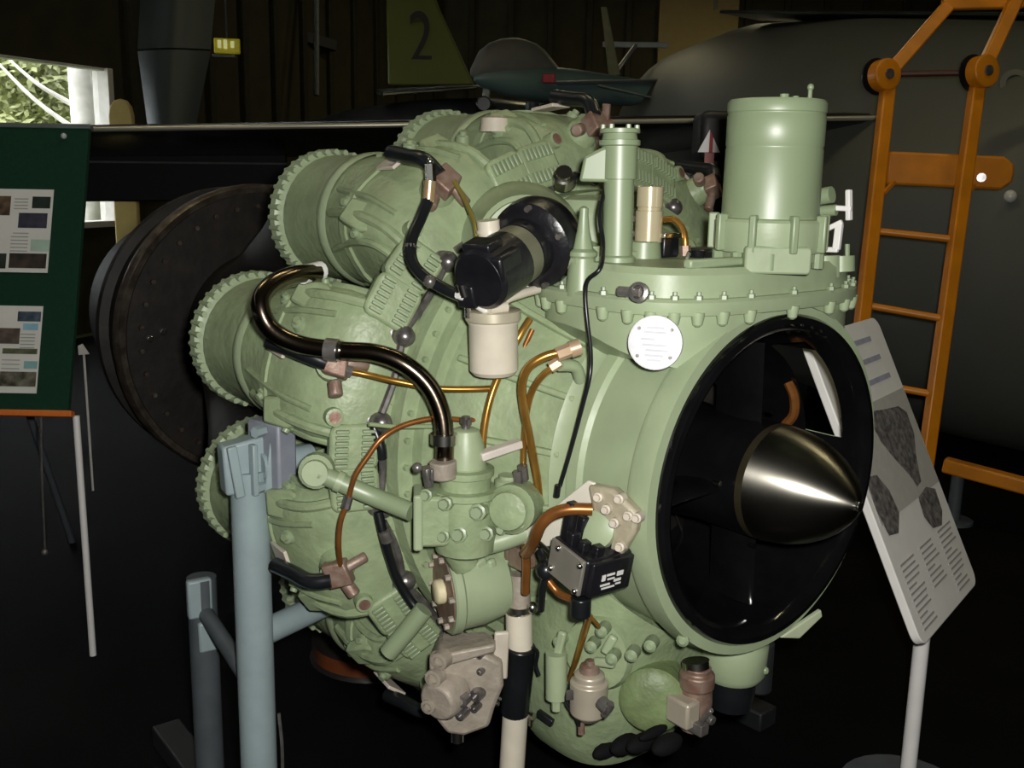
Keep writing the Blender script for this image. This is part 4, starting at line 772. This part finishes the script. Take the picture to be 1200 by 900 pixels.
for p in (V(0.084, 0.3, -0.308), V(0.056, 0.28, -0.283), V(0.116, 0.32, -0.322), V(0.02, 0.23, -0.272), V(0.163, 0.33, -0.312), V(0.245, 0.34, -0.331), V(0.262, 0.34, -0.38), V(0.146, 0.32, -0.277)):
    E_(MB().lathe([(-.03, .013), (.004, .012), (.009, .006)], p, dirv(-.5, .8, .1), 12), 'sump_boss', GREEN2, sm)
for p, q in ((V(0.131, 0.3, -0.286), V(0.147, 0.31, -0.325)), (V(0.162, 0.32, -0.345), V(0.118, 0.31, -0.336)), (V(0.234, 0.34, -0.304), V(0.256, 0.35, -0.421))):
    E_(MB().bar(p, q, .014, .018), 'sump_rib', GREEN, sm, bevel=.005)
E_(MB().cyl(V(0.241, 0.35, -0.35), V(0.237, 0.35, -0.446), .022, n=16).cyl(V(0.237, 0.35, -0.446), V(0.236, 0.35, -0.472), .010, n=8), 'drain_column', GREEN, sm)
sf = E_(MB().lathe([(-.055, .012), (-.05, .02), (-.035, .036), (.03, .038), (.034, .030), (.046, .030), (.05, .024)], V(0.165, 0.33, -0.416), UZ, 24), 'drain_filter', mat('pale_alloy2', rgb(176, 166, 148), .38, .25, var=.08), bevel=.002)
E_(MB().lathe([(.05, .02), (.065, .018), (.067, .009), (.075, .009)], V(0.165, 0.33, -0.416), UZ, 12), 'filter_cap', RUST, sf)
E_(MB().box(V(0.167, 0.36, -0.404), (.022, .004, .010), dirv(.7, .6, -.25), dirv(-.6, .75, 0)), 'filter_slot', DARKM, sf, bevel=.002)
E_(MB().cyl(V(0.111, 0.35, -0.398), V(0.087, 0.35, -0.405), .013, n=8).cyl(V(0.1, 0.35, -0.422), V(0.084, 0.35, -0.39), .007, n=8), 'filter_tap', GREYM, sf)
E_(MB().tube([V(0.198, 0.35, -0.397), V(0.207, 0.35, -0.44), V(0.176, 0.35, -0.46), V(0.173, 0.34, -0.489)], .004, 8), 'filter_wire', RUBBER, sf)
E_(MB().cyl(V(0.174, 0.34, -0.459), V(0.172, 0.34, -0.498), .007, n=8), 'filter_drain', RUST, sf)
fd = E_(MB().lathe([(-.475, .040), (-.47, .060), (-.455, .070), (-.39, .072), (-.38, .066), (-.33, .066)], V(.115, -.05, 0), UZ, 32), 'front_drum', GREEN)
E_(MB().prism([(-.05, -.02), (.05, .028), (.055, .012), (.0, -.03)], V(.01, -.125, -.335), dirv(-.3, -.95, 0), UZ, .012), 'drum_bracket', mat('pale_sage_edge', rgb(170, 180, 150), .5), fd, bevel=.003)
E_(MB().lathe([(-.545, .02), (-.54, .045), (-.50, .05), (-.475, .05), (-.474, .03)], V(.115, -.05, 0), UZ, 24), 'drain_bowl', RUBBER, fd)
E_(MB().cyl(V(.12, -.15, -.42), V(.12, -.15, -.54), .03, n=16), 'drain_pot', mat('dark_pot', rgb(34, 36, 38), .5), fd, bevel=.006)
for a in (20, 80, 140, 200): E_(MB().ball(V(.115, -.05, -.44) + Vector((cos(radians(a)), sin(radians(a)), 0)) * .069, .009, n=8), 'drum_nut', GREEN2, fd)
lv = E_(MB().lathe([(-.09, .03), (-.03, .034), (.0, .032), (.002, .036), (.03, .036), (.034, .028), (.045, .028)], V(0.072, 0.12, -0.425), UZ, 18), 'drain_valve', RUST, bevel=.003)
E_(MB().box(V(0.07, 0.16, -0.462), (.03, .02, .028)), 'valve_block', mat('pale_alloy2', rgb(176, 166, 148)), lv, bevel=.006)
E_(MB().cyl(V(0.078, 0.12, -0.37), V(0.075, 0.12, -0.384), .028, n=16), 'valve_top', STEEL, lv)
E_(MB().cyl(V(0.03, 0.14, -0.462), V(0.008, 0.14, -0.466), .010, n=8).cyl(V(0.029, 0.15, -0.471), V(0.006, 0.15, -0.436), .006, n=8).box(V(0.037, 0.15, -0.487), (.018, .012, .012)), 'valve_tap', GREYM, lv, bevel=.002)
jag = MB()
for p_, w in ((V(0.217, 0.22, -0.586), .022), (V(0.166, 0.22, -0.55), .026), (V(0.122, 0.22, -0.525), .024), (V(0.091, 0.22, -0.488), .014), (V(0.054, 0.22, -0.496), .026)): jag.ball(p_ - UZ * .012, w * .8, n=10, ax=SD, h=.04)
E_(jag, 'black_loom', mat('matt_black_tape', rgb(14, 14, 15), .85, spec=.15))
# --- small extras over the elbows
for p in (V(0.72, 0.3813, 0.6965) - UZ * .048, V(0.72, 0.2405, 0.7195) - UZ * .048): E_(MB().lathe([(-.04, .018), (-.008, .014), (-.006, .008), (.002, .008)], p, dirv(-.3, .2, .9), 12), 'crown_boss', GREEN2)
E_(MB().lathe([(-.02, .035), (.01, .03), (.015, .015)], V(0.72, 0.1519, 0.6942), UZ, 16), 'crown_cap', mat('pale_bracket', rgb(196, 186, 170)))
E_(MB().bar(V(0.62, -0.05172, 0.7081), V(0.62, -0.08043, 0.6747), .04, .012), 'crown_bracket', mat('dull_pinkgrey', rgb(160, 150, 140), .5), bevel=.003)
E_(MB().cyl(V(0.62, -0.0989, 0.7449), V(0.62, -0.09592, 0.6947), .010, n=8).cyl(V(0.6, -0.05262, 0.6886), V(0.6, -0.09568, 0.6981), .012, n=8), 'crown_union', RUST)

# ================================================================== stand, sign, boards, ladder
st0 = V(.80, .735, 0); 
def EW(t, s, u):
    p = V(t, s, u); p = Matrix.Rotation(ENG_RZ, 3, 'Z') @ p; return p + ENG_LOC
A = EW(.80, .735, 0); sbase = Vector((A.x, A.y, 0))
stand = thing('engine_stand', 'grey-blue tubular steel stand with bolted clamp head carrying the engine', 'stand', sbase)
def L(t, s, u): return EW(t, s, u) - sbase
E1 = -ZA
MB().cyl(L(.80, .735, E1), L(.80, .735, -.04), .040, n=28).build('post', STANDM, stand)
hd = MB().prism([(-.055, -.075), (.055, -.075), (.06, .035), (.03, .045), (-.06, .03)], L(.80, .735, -.01), (.85, .5, 0), (0, 0, 1), .05).build('clamp_head', STANDM, stand, bevel=.006)
for k in (-.03, 0, .03): MB().bar(L(.80, .735, -.085) + Vector((.85, .5, 0)) * k + Vector((.2, -.36, 0)) * .1, L(.80, .735, .025) + Vector((.85, .5, 0)) * k * 1.5 + Vector((.2, -.36, 0)) * .1, .012, .02).build('gusset', STANDM, hd, bevel=.003)
MB().box(L(.78, .69, -.02), (.025, .05, .085), (.6, .8, 0), (-.8, .6, 0)).build('clamp_plate', mat('stand_grey_violet', rgb(128, 132, 142), .45), stand, bevel=.006)
MB().cyl(L(.78, .72, -.03), L(.78, .60, -.03), .03, n=16).build('trunnion_pin', STANDM, stand)
for dz in (.05, -.07): MB().cyl(L(.765, .715, dz), L(.755, .74, dz), .012, n=6).build('clamp_bolt', STANDM, stand)
MB().cyl(L(1.18, .70, E1), L(1.18, .70, -.415), .036, n=24).build('post', STAND2, stand)
MB().box(L(1.16, .715, -.46), (.012, .03, .05), (.5, -.85, 0), (.85, .5, 0)).box(L(1.15, .70, -.56), (.012, .026, .04), (.5, -.85, 0), (.85, .5, 0)).build('post_lug', STANDM, stand, bevel=.006)
MB().cyl(L(.80, .735, -.42), L(.95, .30, -.43), .030, n=18).build('cross_tube', STANDM, stand)
MB().cyl(L(.80, .735, -.55), L(1.18, .70, -.50), .02, n=14).build('cross_tube', STAND2, stand)
for t_, s_ in ((.80, -.735), (1.18, -.70)): MB().cyl(L(t_, s_, E1), L(t_, s_, -.1 if t_ < 1 else -.415), .038, n=20).build('post', STANDM, stand)
MB().cyl(L(.80, -.72, -.04), L(.80, -.58, -.04), .03, n=16).build('trunnion_pin', STANDM, stand)
MB().cyl(L(.95, .30, -.43), L(.80, -.735, -.42), .030, n=18).build('cross_tube', STANDM, stand)
for s_ in (.735, -.735): MB().bar(L(.5, s_, E1 + .03), L(1.5, s_ * .95, E1 + .03), .08, .06).build('base_rail', mat('stand_base_dark', rgb(26, 28, 30), .6), stand, bevel=.006)
pq = L(.80, .735, -.93); MB().tube([L(.765, .70, -.60), L(.76, .697, -.70), L(.765, .70, -.9)], .004, 6).build('earth_wire', GREYM, stand)
# dark wheel-like drum end lying behind the stand
dr = Vector((-0.5064, 2.696, 0.3093)); 
dm = thing('steel_drum', 'dark steel drum with an orange rusty lower edge behind the stand', 'drum', (dr.x + .06, dr.y + .5, 0))
MB().lathe([(0, .20), (.012, .215), (.03, .205), (.14, .205), (.15, .215), (.2, .2), (.21, .0)], (0, 0, 0), (0, 0, 1), 32).build('drum_body', mat('dark_drum', rgb(40, 38, 36), .5, .3), dm)
MB().lathe([(.02, .207), (.075, .208)], (0, 0, 0), (0, 0, 1), 32, cap=False).build('rusty_band', mat('orange_rust', rgb(26, 22, 18), .6, scale=3, c2=rgb(140, 70, 22)), dm)

# ---- tilted information panel on a post
SO = Vector((0.96877, 2.49818, 0.83986)); SX = Vector((0.60586, 0.79557, 0.00000)); SY = Vector((-0.34634, 0.26375, 0.90027)); SN = SX.cross(SY)
if SN.y > 0: SN = -SN
sbx = SO + SX * .03 + SY * -.36
sg = thing('information_panel', 'white tilted information panel with engine pictures on a white post', 'sign', (sbx.x, sbx.y, 0))
sgo = Vector((sbx.x, sbx.y, 0))
def G(x, y, z=0): return SO + SX * x + SY * y + SN * z - sgo
X0, X1, Y0, Y1 = -.20, .31, -.355, .425
def panel_poly(x0, x1, y0, y1, r): return [((x0 + x1) / 2 + a, (y0 + y1) / 2 + b) for a, b in rrect(x1 - x0, y1 - y0, r, 5)]
MB().prism(panel_poly(X0, X1, Y0, Y1, .035), G(0, 0), SX, SY, .022).build('panel_board', mat('panel_white', rgb(228, 226, 220), .4, var=.03), sg, bevel=.003)
PZ = .0125
def pr(name, c, x0, x1, y0, y1, m=None, z=PZ): 
    return MB().box(G((x0 + x1) / 2, (y0 + y1) / 2, z), (abs(x1 - x0) / 2, abs(y1 - y0) / 2, .0006), SX, SY, SN).build(name, m or mat(c[0], c[1], .5, var=c[2] if len(c) > 2 else .05, scale=40), sg)
INK = ('panel_ink', rgb(158, 158, 172), .1)
pr('grey_picture_field', ('panel_grey_field', rgb(178, 176, 168), .04), X0 + .02, X1 - .01, -.06, .215)
for i, (y, x0, x1) in enumerate(((.372, .0, .20), (.318, .03, .22), (.262, -.02, .24))): pr('heading_line', INK, x0, x1, y - .007, y + .007)
def blob(name, pts, m): MB().prism(pts, G(0, 0, .0135), SX, SY, .001).build(name, m, sg)
DKP = mat('panel_picture_dark', rgb(74, 72, 72), .5, scale=60, c2=rgb(128, 124, 120)); 
blob('engine_picture', [(-.02, .20), (.10, .185), (.21, .175), (.255, .15), (.25, .09), (.20, .03), (.17, -.03), (.13, -.035), (.11, .0), (.05, .06), (.0, .12)], DKP)
blob('engine_picture', [(-.17, .06), (-.10, .05), (-.06, .0), (-.05, -.06), (-.10, -.10), (-.16, -.09), (-.18, -.02)], DKP)
blob('engine_picture', [(.11, -.06), (.19, -.05), (.25, -.07), (.24, -.13), (.20, -.16), (.13, -.15), (.10, -.11)], DKP)
for c_ in range(3):
    for r_ in range(12 if c_ != 1 else 8):
        w = .12 * (random.uniform(.8, 1) if r_ % 5 != 4 else .5); x = X0 + .04 + c_ * .155
        pr('text_line', ('panel_text', rgb(158, 154, 150), .05), x, x + w, -.165 - r_ * .0145, -.165 - r_ * .0145 - .005)
pe = G(.03, -.30, -.03)
MB().cyl(Vector((pe.x, pe.y, 0)), pe + Vector((0, 0, .05)), .020, n=16).build('post', WHITE, sg)
MB().bar(pe + Vector((0, 0, .03)), G(.03, -.05, -.014), .05, .012, SN).build('panel_bracket', WHITE, sg, bevel=.002)
MB().lathe([(0, .17), (.012, .17), (.018, .03)], (pe.x, pe.y, 0), (0, 0, 1), 28).build('post_base', STAND2, sg)

# ---- green display board on an easel with two posters
BO = Vector((-1.39490, 3.20699, 0.81171)); BX = Vector((1.00000, 0.00000, 0.00000)); BY = Vector((0.00000, 0.32557, 0.94552)); BN = -BX.cross(BY)
if BN.y > 0: BN = -BN
db = thing('display_board', 'dark green felt display board with an orange lower rail and white legs', 'display board', (BO.x - .5, BO.y, 0)); dbo = Vector((BO.x - .5, BO.y, 0))
def Q(x, y, z=0): return BO + BX * x + BY * y + BN * z
FELT = mat('green_felt', rgb(24, 54, 40), .9, var=.1, scale=80, spec=.1)
MB().box(Q(-.53, .485) - dbo, (.50, .475, .012), BX, BY, BN).build('board_panel', FELT, db, bevel=.003)
MB().box(Q(-.53, .004, .006) - dbo, (.515, .010, .016), BX, BY, BN).build('lower_rail', mat('orange_rail', rgb(198, 104, 36), .5), db, bevel=.003)
MB().box(Q(-.53, .966, .0) - dbo, (.505, .008, .016), BX, BY, BN).build('upper_rail', mat('grey_rail', rgb(92, 100, 98), .4), db, bevel=.003)
MB().ball(Q(-.11, .93, .016) - dbo, .010, n=10).build('push_pin', mat('pin_grey', rgb(170, 176, 176), .3), db)
fl_ = Vector((-1.382, 3.162, 0.09484)); fl_.z = 0
MB().cyl(Q(-.012, .0, -.01) - dbo, Vector((fl_.x, fl_.y, 0)) - dbo, .011, n=12).build('leg', WHITE, db)
MB().cyl(Q(-1.02, .0, -.01) - dbo, Vector((fl_.x - 1.0, fl_.y, 0)) - dbo, .011, n=12).build('leg', WHITE, db)
MB().cyl(Q(-.5, .8, -.02) - dbo, Vector((BO.x - .5, BO.y + 1.0, 0)) - dbo, .014, n=12).build('rear_strut', STAND2, db)
MB().tube([Q(-.13, .0, -.02) - dbo, Q(-.125, -.2, -.05) - dbo, Q(-.12, -.43, -.10) - dbo], .0035, 6).ball(Q(-.12, -.44, -.10) - dbo, .010).build('hanging_cord', GREYM, db)
POSTER = mat('poster_paper', rgb(206, 206, 200), .5, var=.04, scale=10)
def poster(label, rect, items):
    x0, y0, x1, y1 = rect; c = Q((x0 + x1) / 2, (y0 + y1) / 2, .014)
    p = MB().box(c, ((x1 - x0) / 2, (y1 - y0) / 2, .0012), BX, BY, BN).build('poster', POSTER); tag(p, label, 'poster', 'posters on the green board')
    for nm, (a, b, c_, d), m in items: MB().box(Q((a + c_) / 2, (b + d) / 2, .0158), (abs(c_ - a) / 2, abs(d - b) / 2, .0004), BX, BY, BN).build(nm, m, p)
def ph(i, c, c2): return mat('print_photo_%d' % i, c, .5, scale=30, c2=c2)
def R4(a, b): return (a[0], a[1], b[0], b[1])
TXT = mat('poster_text', rgb(150, 152, 146), .6)
it = [('photo', R4((-0.3465, 0.7207), (-0.2677, 0.6552)), ph(1, rgb(60, 44, 40), rgb(120, 100, 70))), ('photo', R4((-0.1966, 0.7206), (-0.137, 0.6809)), ph(2, rgb(18, 32, 28), rgb(40, 52, 46))), ('photo', R4((-0.2374, 0.6645), (-0.1432, 0.614)), ph(3, rgb(38, 38, 56), rgb(64, 62, 74))), ('photo', R4((-0.2574, 0.5281), (-0.1357, 0.4787)), ph(4, rgb(34, 36, 30), rgb(70, 56, 50))), ('photo', R4((-0.3358, 0.5267), (-0.2672, 0.4762)), ph(5, rgb(28, 36, 30), rgb(50, 56, 48))), ('tint_patch', R4((-0.1909, 0.5755), (-0.1289, 0.5363)), mat('poster_tint', rgb(158, 182, 168), .5))]
for y in range(6): it.append(('text_line', R4((-0.2517, 0.5975), (-0.2008, 0.5941)) if y == 0 else tuple(v + (0, -.012 * y, 0, -.012 * y)[i] for i, v in enumerate(R4((-0.2573, 0.5974), (-0.2008, 0.5941)))), TXT))
for y in range(4): it.append(('text_line', tuple(v + (0, -.011 * y, 0, -.011 * y)[i] for i, v in enumerate(R4((-0.2554, 0.7137), (-0.2099, 0.7102)))), TXT))
poster('upper white poster with dark engine photographs pinned on the green board', R4((-0.4314, 0.4646), (-0.1292, 0.7453)), it)
it = [('photo', R4((-0.2138, 0.3347), (-0.1388, 0.3021)), ph(6, rgb(36, 48, 62), rgb(80, 96, 110))), ('tint_patch', R4((-0.194, 0.2954), (-0.145, 0.2737)), mat('poster_blue', rgb(132, 176, 196), .5)), ('photo', R4((-0.3095, 0.2791), (-0.2025, 0.2276)), ph(7, rgb(60, 48, 44), rgb(104, 92, 82))), ('photo', R4((-0.254, 0.2126), (-0.1417, 0.195)), ph(8, rgb(70, 76, 52), rgb(110, 108, 84))), ('tint_patch', R4((-0.1814, 0.1719), (-0.138, 0.1475)), mat('poster_teal', rgb(120, 160, 160), .5)), ('photo', R4((-0.2561, 0.1369), (-0.1389, 0.08892)), ph(9, rgb(46, 46, 32), rgb(120, 118, 104)))]
for y in range(5): it.append(('text_line', tuple(v + (0, -.011 * y, 0, -.011 * y)[i] for i, v in enumerate(R4((-0.1996, 0.2614), (-0.1521, 0.2581)))), TXT))
for y in range(3): it.append(('text_line', tuple(v + (0, -.014 * y, 0, -.014 * y)[i] for i, v in enumerate(R4((-0.2537, 0.1761), (-0.1953, 0.173)))), TXT))
poster('lower white poster with blue tinted pictures pinned on the green board', R4((-0.3965, 0.06749), (-0.1344, 0.3532)), it)
# pale scrap on a short floor stake beyond the board
sk = Vector((-2.099, 4.924, 0.7202))
tag(MB().prism([(-.02, -.025), (.03, -.02), (.0, .03), (-.02, .02)], sk, (1, 0, 0), (0, 0, 1), .01).cyl(Vector((sk.x, sk.y + .01, 0)), sk + Vector((0, .01, 0)), .006, n=6).build('pale_tag', WHITE), 'small pale tag on a thin stake beside the exhaust', 'tag')

# ---- orange boarding ladder hooked to the jet
lb_ = Vector((1.795, 4.319, 0.0115)); lo_ = Vector((lb_.x, lb_.y, 0))
lad = thing('boarding_ladder', 'orange-yellow metal boarding ladder hooked on the grey jet', 'ladder', lo_)
def LL(p): return p - lo_
RL = [Vector((1.669, 4.791, 2.065)), Vector((1.616, 4.677, 1.606)), Vector((1.553, 4.52, 0.9916)), Vector((1.47, 4.331, 0.3174))]
RR = [Vector((2.026, 4.689, 2.062)), Vector((1.941, 4.561, 1.539)), Vector((1.846, 4.373, 0.7747)), Vector((1.724, 4.147, -0.08004))]
def floor_end(pts):
    d = (pts[-1] - pts[0]).normalized(); return pts[0] + d * (-pts[0].z / d.z)
for pts in (RL, RR): MB().bar(LL(pts[0]), LL(floor_end(pts)), .05, .06, (1, .2, 0)).build('rail', ORANGE, lad, bevel=.008)
MB().bar(LL(Vector((1.668, 4.793, 2.072))), LL(Vector((1.994, 5.014, 2.403))), .05, .06, (1, .2, 0)).build('hook_arm', ORANGE, lad, bevel=.008)
MB().bar(LL(Vector((2.034, 4.689, 2.062))), LL(Vector((2.283, 4.952, 2.45))), .05, .06, (1, .2, 0)).build('hook_arm', ORANGE, lad, bevel=.008)
MB().bar(LL(Vector((1.962, 5.015, 2.41))), LL(Vector((2.317, 4.965, 2.416))), .06, .06, (0, 0, 1)).build('top_bar', ORANGE, lad, bevel=.008)
for p, n_ in ((Vector((1.635, 4.76, 2.061)), 1), (Vector((2.023, 4.65, 2.072)), 1)):
    kn = MB().lathe([(-.03, .07), (.03, .07), (.034, .06)], LL(p), (.4, -1, .1), 24).build('hinge_knuckle', ORANGE, lad, bevel=.004)
    MB().lathe([(.03, .025), (.042, .022)], LL(p), (.4, -1, .1), 14).build('hinge_bolt', DARKM, kn)
    MB().lathe([(-.034, .082), (-.028, .082)], LL(p) + Vector((-.005, .02, 0)), (.4, -1, .1), 24).build('hinge_rubber', RUBBER, kn)
MB().cyl(LL(Vector((1.684, 4.792, 2.069))), LL(Vector((2.007, 4.691, 2.072))), .014, n=10).build('rung', mat('dark_red_bar', rgb(70, 34, 24), .5), lad)
for a_, b_ in ((Vector((1.625, 4.62, 1.378)), Vector((1.899, 4.513, 1.356))), (Vector((1.578, 4.533, 1.055)), Vector((1.863, 4.423, 1.018))), (Vector((1.551, 4.455, 0.7261)), Vector((1.825, 4.347, 0.6965))), (Vector((1.505, 4.361, 0.3676)), Vector((1.783, 4.251, 0.3282)))):
    MB().cyl(LL(a_), LL(b_), .016, n=10).build('rung', ORANGE, lad)
stp = MB().prism([(-.30, -.075), (.20, -.075), (.245, -.04), (.25, 0), (.245, .04), (.20, .072), (-.30, .072)], LL(Vector((1.972, 4.726, 1.649))), (1, -.12, -.03), (0, 0, 1), .10).build('step_box', ORANGE, lad, bevel=.012)
MB().cyl(LL(Vector((2.068, 4.649, 1.621))), LL(Vector((2.046, 4.598, 1.621))), .02, n=10).build('step_bolt', DARKM, stp)
MB().bar(LL(Vector((1.637, 4.634, 1.547))), LL(Vector((1.693, 4.675, 1.596))), .015, .015).bar(LL(Vector((1.94, 4.538, 1.525))), LL(Vector((2.025, 4.611, 1.584))), .015, .015).build('step_brace', ORANGE, stp)
# orange bar lying on the floor at right
bar_ = thing('floor_bar', 'orange steel bar on low feet along the floor beneath the jet', 'bar', (2.3, 4.6, 0)); b0 = Vector((2.3, 4.6, 0))
fa, fb2 = Vector((2.073, 4.73, 0.2759)), Vector((2.539, 4.411, 0.2136))
MB().bar(fa - b0, fb2 - b0, .07, .07).build('bar_tube', ORANGE, bar_, bevel=.01)
for k in (.12, .88):
    q = fa.lerp(fb2, k) - b0; MB().cyl(Vector((q.x, q.y, 0)), q, .03, n=10).build('bar_foot', STAND2, bar_)
    MB().lathe([(0, .09), (.015, .09)], (q.x, q.y, 0), (0, 0, 1), 18).build('foot_plate', STAND2, bar_)
